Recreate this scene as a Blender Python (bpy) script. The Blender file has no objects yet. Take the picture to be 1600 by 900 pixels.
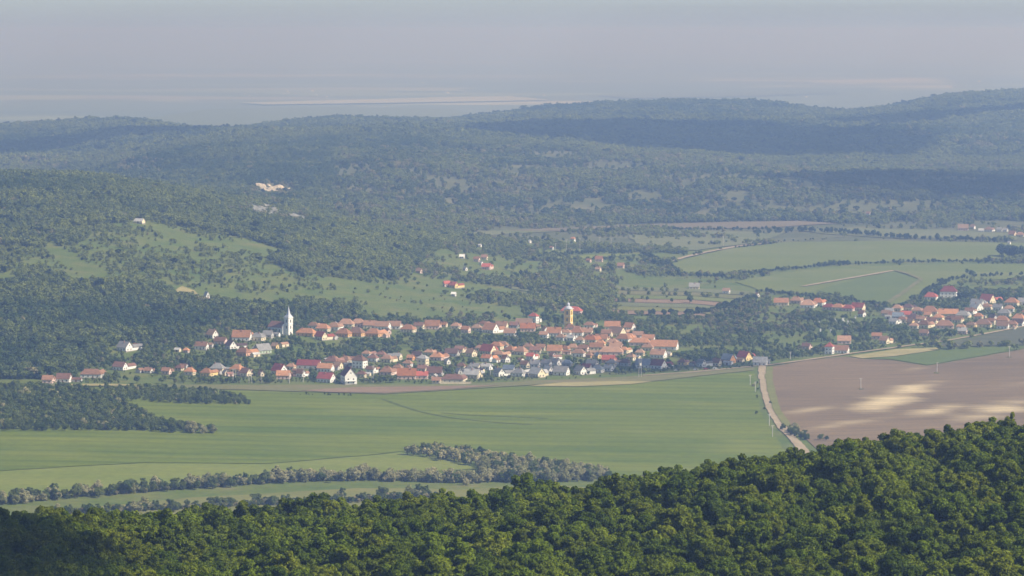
import bpy, bmesh, math, random
import numpy as np
from mathutils import Vector, Matrix
from mathutils.geometry import delaunay_2d_cdt

# ------------------------------------------------------------------ camera, sky, sun, exposure
SC = bpy.context.scene
COL = SC.collection
CAMZ = 300.0
FPX = 5000.0                      # focal length in photo pixels (1600 wide)
TANP = 0.08
PITCH = math.atan(TANP)
cam_data = bpy.data.cameras.new('camera')
cam_data.sensor_width = 36.0
cam_data.lens = 36.0 * FPX / 1600.0
cam_data.clip_start = 1.0
cam_data.clip_end = 300000.0
cam = bpy.data.objects.new('camera', cam_data)
COL.objects.link(cam)
cam.location = (0, 0, CAMZ)
cam.rotation_euler = (math.pi / 2 - PITCH, 0, 0)
SC.camera = cam

SUN_EL, SUN_AZ = 42.0, 66.0       # azimuth: degrees to the right of straight-behind the camera
el, az = math.radians(SUN_EL), math.radians(SUN_AZ)
TO_SUN = Vector((math.sin(az) * math.cos(el), -math.cos(az) * math.cos(el), math.sin(el)))
world = bpy.data.worlds.new('World')
SC.world = world
world.use_nodes = True
wn = world.node_tree
wn.nodes.clear()
wo = wn.nodes.new('ShaderNodeOutputWorld')
wb = wn.nodes.new('ShaderNodeBackground')
sky = wn.nodes.new('ShaderNodeTexSky')
sky.sky_type = 'NISHITA'
sky.sun_disc = False
sky.sun_elevation = el
sky.sun_rotation = math.atan2(TO_SUN.x, TO_SUN.y)
sky.altitude = 400
sky.air_density = 0.55
sky.dust_density = 1.35
sky.ozone_density = 1.2
wb.inputs['Strength'].default_value = 0.125
wn.links.new(sky.outputs[0], wb.inputs[0])
wn.links.new(wb.outputs[0], wo.inputs[0])
sd = bpy.data.lights.new('sun', 'SUN')
sd.energy = 4.5
sd.angle = math.radians(0.53)
sd.color = (1.0, 0.955, 0.91)
sun = bpy.data.objects.new('sun', sd)
COL.objects.link(sun)
sun.rotation_euler = TO_SUN.to_track_quat('Z', 'Y').to_euler()
HAZE_DENSITY = 1.52e-4
HAZE_COLOR = (0.41, 0.61, 1.0)
vs = SC.view_settings
vs.view_transform = 'Standard'
vs.look = 'None'
vs.exposure = 0.45
vs.gamma = 1.0
vs.use_curve_mapping = False
SC.render.engine = 'CYCLES'
cy = SC.cycles
cy.max_bounces = 4
cy.diffuse_bounces = 2
cy.glossy_bounces = 1
cy.transmission_bounces = 2
cy.volume_bounces = 0
cy.transparent_max_bounces = 4
cy.use_denoising = True
try:
    cy.denoiser = 'OPENIMAGEDENOISE'
except Exception:
    pass
cy.sample_clamp_indirect = 4.0

RNG = np.random.default_rng(7)
random.seed(7)

# ------------------------------------------------------------------ noise and terrain height
_P = np.random.default_rng(11).random((256, 256))
def vnoise(x, y):
    xi = np.floor(x).astype(int); yi = np.floor(y).astype(int)
    fx = x - xi; fy = y - yi
    fx = fx * fx * fx * (fx * (fx * 6 - 15) + 10); fy = fy * fy * fy * (fy * (fy * 6 - 15) + 10)
    a = _P[xi & 255, yi & 255]; b = _P[(xi + 1) & 255, yi & 255]
    c = _P[xi & 255, (yi + 1) & 255]; d = _P[(xi + 1) & 255, (yi + 1) & 255]
    return (a + (b - a) * fx) * (1 - fy) + (c + (d - c) * fx) * fy - 0.5
def fbm(x, y, wl, octv=3):
    s = np.zeros_like(np.asarray(x, float)); a = 1.0
    for k in range(octv):
        s = s + a * vnoise(np.asarray(x) / wl + 17.3 * k, np.asarray(y) / wl + 5.1 * k)
        wl *= 0.5; a *= 0.5
    return s

ROWS = [   # distance, {photo column: ground height}
 (-6000, {800: 120}), (-2000, {800: 200}), (-300, {800: 285}), (-25, {800: 297.5}), (4, {800: 297.5}), (16, {800: 289}), (60, {800: 268}),
 (180, {800: 228}), (350, {800: 188}), (520, {800: 166}),
 (620, {0: 168, 800: 164, 1600: 166}),
 (700, {-400: 168, 0: 167, 200: 166, 600: 165, 1000: 169, 1600: 173}),
 (790, {-400: 164, 0: 162, 200: 159, 600: 160, 1000: 167, 1300: 173, 1600: 178}),
 (860, {-400: 160, 0: 156, 200: 153, 400: 155, 600: 157, 800: 160, 1000: 164, 1200: 171, 1300: 173.5, 1400: 174.5, 1600: 178, 2000: 187}),
 (905, {-400: 150, 0: 147, 400: 150, 800: 156, 1000: 160, 1200: 167, 1300: 170, 1400: 171, 1600: 174, 2000: 186}),
 (980, {0: 133, 800: 138, 1000: 142, 1200: 152, 1600: 164, 2000: 180}),
 (1200, {0: 85, 800: 88, 1600: 110}),
 (1550, {0: 30, 800: 30, 1600: 42}),
 (1850, {0: 6, 800: 6, 1600: 8}), (2050, {800: 0}), (2400, {0: 2, 800: 0, 1600: 2}), (2750, {0: 1, 800: 0, 1600: 1}),
 (3000, {-400: 30, 0: 26, 200: 22, 400: 13, 600: 8, 800: 4, 1000: 1, 1200: 0, 1600: 0}),
 (3300, {-400: 58, 0: 52, 200: 48, 400: 34, 600: 20, 800: 10, 1000: 3, 1200: 0, 1600: 1}),
 (3600, {-400: 86, 0: 80, 200: 74, 400: 54, 600: 30, 800: 14, 1000: 5, 1200: 1, 1600: 3}),
 (4000, {-400: 116, 0: 112, 100: 110, 200: 105, 300: 91, 400: 70, 600: 38, 800: 18, 1000: 7, 1200: 3, 1600: 5}),
 (4500, {0: 96, 200: 88, 400: 58, 600: 34, 800: 17, 1000: 7, 1200: 3, 1600: 6}),
 (5000, {0: 58, 200: 52, 400: 46, 600: 32, 800: 16, 1000: 9, 1200: 6, 1600: 6}),
 (5500, {0: 30, 200: 52, 300: 64, 400: 75, 600: 66, 800: 46, 1000: 50, 1200: 46, 1400: 42, 1600: 36}),
 (6000, {0: 14, 130: 24, 200: 60, 270: 76, 330: 86, 400: 89, 600: 84, 800: 64, 1000: 56, 1200: 44, 1400: 34, 1600: 32}),
 (6600, {0: 26, 150: 34, 200: 52, 400: 84, 600: 84, 800: 70, 1000: 62, 1200: 54, 1400: 50, 1600: 50}),
 (7300, {0: 35, 200: 59, 400: 65, 600: 73, 800: 75, 1000: 71, 1200: 71, 1400: 71, 1600: 81}),
 (8200, {-400: 40, 0: 46, 60: 48, 120: 58, 200: 73, 260: 64, 330: 24, 400: 50, 500: 68, 600: 68, 720: 66, 800: 70, 1000: 74, 1200: 70, 1330: 54, 1400: 76, 1600: 104, 2000: 104}),
 (9300, {0: 4, 400: 4, 600: 11, 720: 33, 800: 59, 890: 77, 1000: 85, 1060: 89, 1200: 84, 1330: 40, 1400: 79, 1480: 108, 1560: 117, 1600: 118, 2000: 99}),
 (10600, {0: -40, 800: -30, 1600: 10}), (12500, {800: -80}), (200000, {800: -80}),
]
_PX = np.arange(-1600, 3201, 20.0)
_RY = np.array([r[0] for r in ROWS], float)
_RT = np.array([np.interp(_PX, sorted(r[1]), [r[1][k] for k in sorted(r[1])]) for r in ROWS])
_k = np.exp(-0.5 * (np.arange(-6, 7) / 2.0) ** 2); _k /= _k.sum()
_RT = np.array([np.convolve(np.pad(r, 6, mode='edge'), _k, 'valid') for r in _RT])
def _pchip_slopes(x, y):
    h = np.diff(x)[:, None]; d = np.diff(y, axis=0) / h
    m = np.zeros_like(y)
    w1 = 2 * h[1:] + h[:-1]; w2 = h[1:] + 2 * h[:-1]
    same = (d[1:] * d[:-1]) > 0
    with np.errstate(divide='ignore', invalid='ignore'):
        hm = (w1 + w2) / (w1 / d[:-1] + w2 / d[1:])
    m[1:-1] = np.where(same, hm, 0)
    m[0] = d[0]; m[-1] = d[-1]
    return m
_MS = _pchip_slopes(_RY, _RT)
def height(X, Y):
    X = np.asarray(X, float); Y = np.asarray(Y, float)
    px = 800 + FPX * X / np.maximum(Y, 620.0)
    c = np.clip((px - _PX[0]) / 20.0, 0, len(_PX) - 1.001)
    ci = c.astype(int); cf = c - ci
    r = np.clip(np.searchsorted(_RY, Y, side='right') - 1, 0, len(_RY) - 2)
    h = _RY[r + 1] - _RY[r]
    t = np.clip((Y - _RY[r]) / h, 0, 1)
    def at(tab, rr): return tab[rr, ci] * (1 - cf) + tab[rr, ci + 1] * cf
    y0, y1, m0, m1 = at(_RT, r), at(_RT, r + 1), at(_MS, r), at(_MS, r + 1)
    z = (2*t**3 - 3*t*t + 1) * y0 + (t**3 - 2*t*t + t) * h * m0 + (-2*t**3 + 3*t*t) * y1 + (t**3 - t*t) * h * m1
    a = np.interp(Y, [0, 600, 900, 1700, 2000, 2800, 3300, 4500, 5300, 6000, 9000, 11000, 13000], [2, 2, 2, 2, 1.5, 0.9, 3, 5, 12, 16, 9, 5, 0])
    a = a * np.where((Y > 2800) & (Y < 5100), np.interp(px, [300, 700, 1000], [1, 0.6, 0.25]), 1)
    wl = np.interp(Y, [0, 3000, 6000, 9000], [220, 260, 420, 560])
    z = z + a * fbm(X + 3000, Y + 900, 260.0, 2) + np.where(Y > 5000, a * 0.8, 0) * fbm(X + 500, Y, 620.0, 2)
    return z
CP, SP = math.cos(PITCH), math.sin(PITCH)
def project(X, Y, Z):
    dz = np.asarray(Z, float) - CAMZ
    dep = np.asarray(Y) * CP - dz * SP
    return 800 + FPX * np.asarray(X) / dep, 450 - FPX * (np.asarray(Y) * SP + dz * CP) / dep
def ground_at(px, py, ymin=1750.0, ymax=80000.0):
    """the point of the ground that is seen at a place in the photograph"""
    dx = (px - 800) / FPX; dy = (450 - py) / FPX
    d = np.array([dx, CP + dy * SP, -SP + dy * CP])
    Y = np.concatenate([np.arange(ymin, min(ymax, 12000), 3.0), np.geomspace(12000, 80000, 800)])
    Y = Y[(Y <= ymax)]
    s = Y / d[1]
    zr = CAMZ + s * d[2]; X = s * d[0]
    hh = height(X, Y)
    w = np.nonzero(zr < hh)[0]
    i = w[0] if len(w) else len(Y) - 1
    if i > 0 and len(w):
        a0 = zr[i-1] - hh[i-1]; a1 = zr[i] - hh[i]
        t = a0 / (a0 - a1)
        yy = Y[i-1] + t * (Y[i] - Y[i-1])
    else:
        yy = Y[i]
    xx = yy / d[1] * d[0]
    return float(xx), float(yy), float(height(xx, yy))
def in_poly(px, py, poly):
    px = np.asarray(px); py = np.asarray(py)
    ins = np.zeros(px.shape, bool); n = len(poly)
    for i in range(n):
        x0, y0 = poly[i]; x1, y1 = poly[(i + 1) % n]
        if y0 == y1: continue
        c = ((y0 > py) != (y1 > py)) & (px < (x1 - x0) * (py - y0) / (y1 - y0) + x0)
        ins ^= c
    return ins

# ------------------------------------------------------------------ materials
def new_mat(name):
    m = bpy.data.materials.new(name); m.use_nodes = True
    nt = m.node_tree; nt.nodes.clear()
    out = nt.nodes.new('ShaderNodeOutputMaterial')
    b = nt.nodes.new('ShaderNodeBsdfPrincipled')
    b.inputs['Roughness'].default_value = 0.85
    b.inputs['Specular IOR Level'].default_value = 0.15
    nt.links.new(b.outputs[0], out.inputs[0])
    return m, nt, b, out
def N(nt, t, **kw):
    n = nt.nodes.new(t)
    for k, v in kw.items():
        if hasattr(n, k): setattr(n, k, v)
        else: n.inputs[k].default_value = v
    return n
def rgba(c): return (c[0], c[1], c[2], 1.0)
def ramp(nt, fac, stops):
    r = nt.nodes.new('ShaderNodeValToRGB')
    while len(r.color_ramp.elements) < len(stops): r.color_ramp.elements.new(0.5)
    for e, (p, c) in zip(r.color_ramp.elements, stops):
        e.position = p; e.color = rgba(c)
    nt.links.new(fac, r.inputs[0])
    return r
def mapped(nt, scale, coord='pos', rot=0.0):
    if coord == 'pos':
        g = nt.nodes.new('ShaderNodeNewGeometry'); o = g.outputs['Position']
    else:
        g = nt.nodes.new('ShaderNodeTexCoord'); o = g.outputs['Object']
    if rot:
        r = N(nt, 'ShaderNodeVectorRotate'); r.inputs['Angle'].default_value = rot
        nt.links.new(o, r.inputs['Vector']); o = r.outputs[0]
    mp = nt.nodes.new('ShaderNodeMapping'); mp.inputs['Scale'].default_value = scale
    nt.links.new(o, mp.inputs['Vector'])
    return mp.outputs[0]
def noise(nt, vec, scale, detail=4, rough=0.6):
    n = N(nt, 'ShaderNodeTexNoise'); n.inputs['Scale'].default_value = scale
    n.inputs['Detail'].default_value = detail; n.inputs['Roughness'].default_value = rough
    nt.links.new(vec, n.inputs['Vector'])
    return n.outputs[0]
def mixc(nt, fac, a, b, mode='MIX'):
    m = nt.nodes.new('ShaderNodeMix'); m.data_type = 'RGBA'; m.blend_type = mode
    def put(s, v):
        if isinstance(v, bpy.types.NodeSocket): nt.links.new(v, s)
        elif isinstance(v, (int, float)): s.default_value = v
        else: s.default_value = rgba(v)
    put(m.inputs[0], fac); put(m.inputs[6], a); put(m.inputs[7], b)
    return m.outputs[2]
def field_mat(name, c1, c2, wl=60.0, rot=0.0, stretch=6.0, rows=None, c3=None):
    """soil or crop: large blotches drawn out along the rows, a fine grain and optional drill rows"""
    m, nt, b, out = new_mat(name)
    v = mapped(nt, (1 / wl / stretch, 1 / wl, 0), rot=rot)
    f = noise(nt, v, 1.0, 5, 0.62)
    r = ramp(nt, f, [(0.33, c1), (0.67, c2)])
    col = r.outputs[0]
    v2 = mapped(nt, (0.16, 0.16, 0.16))
    f2 = noise(nt, v2, 1.0, 3, 0.7)
    r2 = ramp(nt, f2, [(0.25, (0.78, 0.78, 0.78)), (0.75, (1.2, 1.2, 1.2))])
    col = mixc(nt, 0.8, col, r2.outputs[0], 'MULTIPLY')
    if c3 is not None:
        v3 = mapped(nt, (1 / 170.0, 1 / 90.0, 0), rot=rot + 0.3)
        f3 = noise(nt, v3, 1.0, 4, 0.6)
        r3 = ramp(nt, f3, [(0.54, (0, 0, 0)), (0.68, (1, 1, 1))])
        col = mixc(nt, r3.outputs[0], col, c3)
    if rows:
        v4 = mapped(nt, (1, 1, 0), rot=rot)
        w = N(nt, 'ShaderNodeTexWave', wave_type='BANDS', bands_direction='Y', wave_profile='SIN')
        w.inputs['Scale'].default_value = 0.314 / rows
        w.inputs['Distortion'].default_value = 2.5
        w.inputs['Detail'].default_value = 2
        w.inputs['Detail Scale'].default_value = 0.02
        nt.links.new(v4, w.inputs['Vector'])
        r4 = ramp(nt, w.outputs[1], [(0.0, (0.80, 0.80, 0.80)), (0.45, (1.04, 1.04, 1.04))])
        col = mixc(nt, 0.7, col, r4.outputs[0], 'MULTIPLY')
    nt.links.new(col, b.inputs['Base Color'])
    b.inputs['Roughness'].default_value = 0.95
    return m
def leaf_mat(name, dark, light, instancer=False, transl=0.22, wl=2.2):
    """leaves: colour from tree to tree (object random or the tint of an instance) and clump to clump"""
    m, nt, b, out = new_mat(name)
    if instancer:
        a = N(nt, 'ShaderNodeAttribute', attribute_type='INSTANCER', attribute_name='tint')
        base = a.outputs['Color']
    else:
        oi = nt.nodes.new('ShaderNodeObjectInfo')
        r = ramp(nt, oi.outputs['Random'], [(0.0, dark), (1.0, light)])
        base = r.outputs[0]
    f = noise(nt, mapped(nt, (1 / wl, 1 / wl, 1 / wl)), 1.0, 3, 0.7)
    r2 = ramp(nt, f, [(0.3, (0.62, 0.66, 0.6)), (0.7, (1.36, 1.32, 1.3))])
    col = mixc(nt, 1.0, base, r2.outputs[0], 'MULTIPLY')
    nt.links.new(col, b.inputs['Base Color'])
    b.inputs['Roughness'].default_value = 0.7
    b.inputs['Specular IOR Level'].default_value = 0.125
    tr = nt.nodes.new('ShaderNodeBsdfTranslucent')
    nt.links.new(mixc(nt, 1.0, col, (1.15, 1.1, 0.5), 'MULTIPLY'), tr.inputs['Color'])
    mx = nt.nodes.new('ShaderNodeMixShader'); mx.inputs[0].default_value = transl
    nt.links.new(b.outputs[0], mx.inputs[1]); nt.links.new(tr.outputs[0], mx.inputs[2])
    nt.links.new(mx.outputs[0], out.inputs[0])
    return m
def plain_mat(name, c, rough=0.85, var=0.25, wl=1.5):
    m, nt, b, out = new_mat(name)
    f = noise(nt, mapped(nt, (1 / wl, 1 / wl, 1 / wl)), 1.0, 4, 0.65)
    r = ramp(nt, f, [(0.3, tuple(x * (1 - var) for x in c)), (0.7, tuple(min(1, x * (1 + var)) for x in c))])
    nt.links.new(r.outputs[0], b.inputs['Base Color'])
    b.inputs['Roughness'].default_value = rough
    return m
MAT_BARK = plain_mat('bark', (0.09, 0.07, 0.05), wl=0.6)

# ------------------------------------------------------------------ object helpers
def mesh_np(name, V, F, mats=(), midx=None, smooth=False):
    """V (n,3); F a list of (m,k) arrays of equal-sided faces"""
    me = bpy.data.meshes.new(name)
    if isinstance(F, np.ndarray): F = [F]
    F = [f for f in F if len(f)]
    V = np.asarray(V, np.float32)
    me.vertices.add(len(V)); me.vertices.foreach_set('co', V.ravel())
    nl = sum(f.size for f in F); nf = sum(len(f) for f in F)
    me.loops.add(nl); me.polygons.add(nf)
    me.loops.foreach_set('vertex_index', np.concatenate([f.ravel() for f in F]).astype(np.int32))
    tot = np.concatenate([np.full(len(f), f.shape[1]) for f in F]).astype(np.int32)
    st = np.concatenate([[0], np.cumsum(tot)[:-1]]).astype(np.int32)
    me.polygons.foreach_set('loop_start', st)
    for m in mats: me.materials.append(m)
    if midx is not None: me.polygons.foreach_set('material_index', np.asarray(midx, np.int32))
    if smooth: me.polygons.foreach_set('use_smooth', np.ones(nf, bool))
    me.update(calc_edges=True); me.validate()
    return me
def add(name, data, parent=None, loc=None, rotz=None, scale=None):
    o = bpy.data.objects.new(name, data); COL.objects.link(o)
    if parent is not None: o.parent = parent
    if loc is not None: o.location = loc
    if rotz is not None: o.rotation_euler = (0, 0, rotz)
    if scale is not None: o.scale = scale
    return o
def tag(o, label=None, cat=None, group=None, kind=None):
    if label: o['label'] = label
    if cat: o['category'] = cat
    if group: o['group'] = group
    if kind: o['kind'] = kind
    return o
class MB:
    """collects boxes, prisms and tubes into one mesh"""
    def __init__(s): s.v = []; s.f = []; s.m = []
    def poly(s, pts, faces, mi=0):
        o = len(s.v); s.v += [tuple(p) for p in pts]
        for f in faces: s.f.append([o + i for i in f]); s.m.append(mi)
        return s
    def box(s, c, d, mi=0, rz=0.0):
        x, y, z = c; a, b_, h = d[0] / 2, d[1] / 2, d[2] / 2
        P = [(-a,-b_,-h),(a,-b_,-h),(a,b_,-h),(-a,b_,-h),(-a,-b_,h),(a,-b_,h),(a,b_,h),(-a,b_,h)]
        cr, sr = math.cos(rz), math.sin(rz)
        P = [(x + p[0]*cr - p[1]*sr, y + p[0]*sr + p[1]*cr, z + p[2]) for p in P]
        return s.poly(P, [(0,3,2,1),(4,5,6,7),(0,1,5,4),(1,2,6,5),(2,3,7,6),(3,0,4,7)], mi)
    def lathe(s, c, prof, n=8, mi=0, rot=0.0):
        P = []
        for r, z in prof:
            for k in range(n):
                a = rot + 2 * math.pi * k / n
                P.append((c[0] + r * math.cos(a), c[1] + r * math.sin(a), c[2] + z))
        Fs = []
        for j in range(len(prof) - 1):
            for k in range(n):
                Fs.append((j*n + k, j*n + (k+1) % n, (j+1)*n + (k+1) % n, (j+1)*n + k))
        Fs.append(tuple(range(n))[::-1]); Fs.append(tuple(range((len(prof)-1)*n, len(prof)*n)))
        return s.poly(P, Fs, mi)
    def tube(s, p, q, r0, r1, n=6, mi=0):
        p = Vector(p); q = Vector(q); d = (q - p).normalized()
        u = d.orthogonal().normalized(); w = d.cross(u)
        P = []
        for c, r in ((p, r0), (q, r1)):
            for k in range(n):
                a = 2 * math.pi * k / n
                P.append(tuple(c + (u * math.cos(a) + w * math.sin(a)) * r))
        Fs = [(k, (k+1) % n, n + (k+1) % n, n + k) for k in range(n)]
        Fs += [tuple(range(n))[::-1], tuple(range(n, 2*n))]
        return s.poly(P, Fs, mi)
    def mesh(s, name, mats):
        me = bpy.data.meshes.new(name); me.from_pydata(s.v, [], s.f)
        for m in mats: me.materials.append(m)
        me.polygons.foreach_set('material_index', np.array(s.m, np.int32)); me.update()
        return me

# ------------------------------------------------------------------ the ground
def ground_mat(name, stops, wl, stops2=None):
    m, nt, b, out = new_mat(name)
    f = noise(nt, mapped(nt, (1 / wl, 1 / wl, 0)), 1.0, 6, 0.65)
    r = ramp(nt, f, stops)
    f2 = noise(nt, mapped(nt, (0.12, 0.12, 0.12)), 1.0, 4, 0.7)
    r2 = ramp(nt, f2, [(0.25, (0.7, 0.7, 0.7)), (0.75, (1.25, 1.25, 1.25))])
    nt.links.new(mixc(nt, 0.8, r.outputs[0], r2.outputs[0], 'MULTIPLY'), b.inputs['Base Color'])
    b.inputs['Roughness'].default_value = 0.95
    return m
M_SLOPE = ground_mat('forest_floor', [(0.3, (0.030, 0.034, 0.014)), (0.7, (0.055, 0.055, 0.025))], 30)
M_VALLEY = ground_mat('valley_grass', [(0.28, (0.072, 0.115, 0.020)), (0.46, (0.108, 0.142, 0.028)), (0.62, (0.145, 0.158, 0.040)), (0.78, (0.21, 0.18, 0.085))], 45)
M_HILL = ground_mat('hill_grass', [(0.30, (0.07, 0.085, 0.035)), (0.55, (0.12, 0.125, 0.055)), (0.75, (0.19, 0.17, 0.09))], 90)
def plain_material():
    m, nt, b, out = new_mat('plain_fields')
    v = N(nt, 'ShaderNodeTexVoronoi', feature='F1', distance='CHEBYCHEV')
    v.inputs['Scale'].default_value = 1.0; v.inputs['Randomness'].default_value = 0.9
    nt.links.new(mapped(nt, (1 / 1700.0, 1 / 1000.0, 0), rot=0.12), v.inputs['Vector'])
    sep = nt.nodes.new('ShaderNodeSeparateColor'); nt.links.new(v.outputs['Color'], sep.inputs[0])
    r = ramp(nt, sep.outputs[0], [(0.0, (0.15, 0.19, 0.12)), (0.28, (0.22, 0.26, 0.14)), (0.5, (0.28, 0.30, 0.17)), (0.66, (0.40, 0.40, 0.31)), (0.76, (0.12, 0.16, 0.11)), (0.88, (0.27, 0.27, 0.20))])
    r.color_ramp.interpolation = 'CONSTANT'
    f = noise(nt, mapped(nt, (1 / 4200.0, 1 / 2400.0, 0)), 1.0, 5, 0.65)
    rr = ramp(nt, f, [(0.47, (0, 0, 0)), (0.53, (1, 1, 1))])
    nt.links.new(mixc(nt, rr.outputs[0], r.outputs[0], (0.15, 0.185, 0.12)), b.inputs['Base Color'])
    return m
M_PLAIN = plain_material()
def grid_piece(name, ys, us, mat):
    ys = np.asarray(ys, float)
    Yg, U = np.meshgrid(ys, us, indexing='ij')
    X = U * (Yg + 1200.0 + np.maximum(0, -Yg) * 2)
    V = np.stack([X, Yg, height(X, Yg)], -1).reshape(-1, 3)
    n, m = len(ys), len(us)
    i = np.arange(n * m).reshape(n, m)
    F = np.stack([i[:-1, :-1], i[:-1, 1:], i[1:, 1:], i[1:, :-1]], -1).reshape(-1, 4)
    o = add(name, mesh_np(name, V, F, [mat], smooth=True))
    return tag(o, kind='structure')
US = np.concatenate([-np.geomspace(1.2, 0.18, 14)[:-1], np.linspace(-0.175, 0.175, 300), np.geomspace(0.18, 1.2, 14)])
Y1 = np.concatenate([np.linspace(-900, -40, 30), np.arange(-30, 100, 4.0), np.arange(104, 560, 16.0), np.arange(570, 1850, 10.0), [1850.0]])
Y2 = np.concatenate([np.arange(1850, 4400, 10.0), [4400.0]])
Y3 = np.concatenate([np.arange(4400, 11500, 34.0), [11500.0]])
Y4 = np.geomspace(11500, 95000, 60)
tag(grid_piece('near_hillside', Y1, US, M_SLOPE), 'wooded slope under the near forest')
tag(grid_piece('valley_ground', Y2, US, M_VALLEY), 'grassy valley floor around the village')
tag(grid_piece('hills', Y3, US, M_HILL), 'rolling hills behind the village')
tag(grid_piece('plain', Y4, US, M_PLAIN), 'flat patchwork plain fading into haze')

# ------------------------------------------------------------------ fields, tracks: sheets that follow the ground
FIELD_POLYS = []
def world_poly(pts, ymin=1750.0):
    return [ground_at(x, y, ymin)[:2] for x, y in pts]
def sheet(name, pts, mat, step, lift=0.35, wpts=None, label=None, colour=None, block=True):
    """one field: its outline set out on the ground, filled with a net that follows the relief"""
    if block and wpts is None: FIELD_POLYS.append(pts)
    W = wpts if wpts is not None else world_poly(pts)
    B = []
    for i in range(len(W)):
        a = np.array(W[i]); b = np.array(W[(i + 1) % len(W)])
        n = max(1, int(np.hypot(*(b - a)) / step))
        for k in range(n): B.append(a + (b - a) * k / n)
    B = np.array(B)
    wob = 0.35 * step
    B = B + np.stack([fbm(B[:, 0], B[:, 1], 40.0), fbm(B[:, 0] + 99, B[:, 1], 40.0)], -1) * wob
    x0, y0 = B.min(0); x1, y1 = B.max(0)
    gx, gy = np.meshgrid(np.arange(x0, x1, step), np.arange(y0, y1, step * 1.6))
    G = np.stack([gx.ravel(), gy.ravel()], -1)
    G = G[in_poly(G[:, 0], G[:, 1], [tuple(p) for p in B])]
    if len(G):
        keep = np.ones(len(G), bool)
        for c in range(0, len(G), 4000):
            d = ((G[c:c+4000, None, :] - B[None]) ** 2).sum(-1).min(1)
            keep[c:c+4000] = d > (0.4 * step) ** 2
        G = G[keep]
    P = np.concatenate([B, G]) if len(G) else B
    c0 = P.mean(0)
    nb = len(B)
    vv, _, ff, _, _, _ = delaunay_2d_cdt([Vector((p[0] - c0[0], p[1] - c0[1])) for p in P], [(i, (i + 1) % nb) for i in range(nb)], [], 1, 1e-4)
    V = np.array([[v.x + c0[0], v.y + c0[1], 0] for v in vv])
    V[:, 2] = height(V[:, 0], V[:, 1]) + lift
    tri = np.array([f for f in ff if len(f) == 3], int)
    a, b_, c_ = V[tri[:, 0]], V[tri[:, 1]], V[tri[:, 2]]
    flip = np.cross(b_ - a, c_ - a)[:, 2] < 0
    tri[flip] = tri[flip][:, ::-1]
    me = mesh_np(name, V, tri, [mat], smooth=True)
    if colour is not None:
        at = me.color_attributes.new('soil', 'FLOAT_COLOR', 'POINT')
        Cc = np.ones((len(V), 4)); Cc[:, :3] = colour(V[:, 0], V[:, 1])
        at.data.foreach_set('color', Cc.astype(np.float32).ravel())
    o = add(name, me)
    return tag(o, label=label, kind='structure')
def ribbon(name, pts, width, mat, lift=0.5, label=None, ymin=1750.0):
    W = np.array(world_poly(pts, ymin))
    d = np.concatenate([[0], np.cumsum(np.hypot(*np.diff(W, axis=0).T))])
    t = np.arange(0, d[-1], 4.0)
    C = np.stack([np.interp(t, d, W[:, 0]), np.interp(t, d, W[:, 1])], -1)
    for _ in range(6): C[1:-1] = (C[:-2] + 2 * C[1:-1] + C[2:]) / 4
    T = np.gradient(C, axis=0); T /= np.linalg.norm(T, axis=1)[:, None]
    Nn = np.stack([-T[:, 1], T[:, 0]], -1)
    w = width * (1 + 0.35 * fbm(C[:, 0] * 3, C[:, 1] * 3, 60.0))[:, None]
    cols = [C + Nn * w * s for s in (-0.5, -0.17, 0.17, 0.5)]
    V = np.stack(cols, 1).reshape(-1, 2)
    V = np.concatenate([V, (height(V[:, 0], V[:, 1]) + lift)[:, None]], 1)
    i = np.arange(len(C) * 4).reshape(-1, 4)
    F = np.stack([i[:-1, :-1], i[:-1, 1:], i[1:, 1:], i[1:, :-1]], -1).reshape(-1, 4)[:, ::-1]
    return tag(add(name, mesh_np(name, V, F, [mat], smooth=True)), label=label, kind='structure')

M_WHEAT = field_mat('green_wheat', (0.084, 0.126, 0.012), (0.158, 0.184, 0.021), 44, 0.12, 6, rows=26, c3=(0.160, 0.184, 0.028))
M_FRESH = field_mat('fresh_grass', (0.145, 0.180, 0.030), (0.185, 0.205, 0.042), 30, 0.05, 4)
M_MEADOW = field_mat('meadow', (0.150, 0.160, 0.040), (0.200, 0.190, 0.060), 30, 0.05, 4)
M_TANGRASS = field_mat('dry_grass', (0.135, 0.145, 0.048), (0.190, 0.170, 0.075), 22, 0.05, 6, c3=(0.22, 0.175, 0.10))
M_STRAW = field_mat('straw', (0.250, 0.225, 0.085), (0.370, 0.315, 0.140), 20, 0.05, 4)
M_BROWN = field_mat('brown_soil', (0.190, 0.130, 0.082), (0.265, 0.185, 0.115), 25, 0.05, 6)
M_GREEN2 = field_mat('far_green_crop', (0.118, 0.150, 0.030), (0.155, 0.175, 0.040), 80, 0.1, 5, c3=(0.165, 0.18, 0.06))
M_GREEN3 = field_mat('deep_green_crop', (0.095, 0.132, 0.028), (0.118, 0.150, 0.036), 80, 0.1, 5)
M_OLIVE = field_mat('olive_grass', (0.125, 0.145, 0.060), (0.170, 0.175, 0.080), 60, 0.1, 5)
M_FARB = field_mat('dull_soil', (0.150, 0.128, 0.080), (0.190, 0.155, 0.098), 60, 0.05, 6)
M_PALE = field_mat('pale_plain_crop', (0.34, 0.35, 0.25), (0.42, 0.42, 0.31), 400, 0.05, 5)
M_WEED = field_mat('weeds', (0.078, 0.108, 0.018), (0.125, 0.148, 0.034), 8, 0.1, 2)
M_VINE = field_mat('vineyard_rows', (0.075, 0.085, 0.045), (0.12, 0.12, 0.065), 20, 0.0, 5, rows=7)
M_DIRT = field_mat('dirt_track', (0.30, 0.235, 0.145), (0.40, 0.32, 0.205), 9, 1.4, 4)
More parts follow.
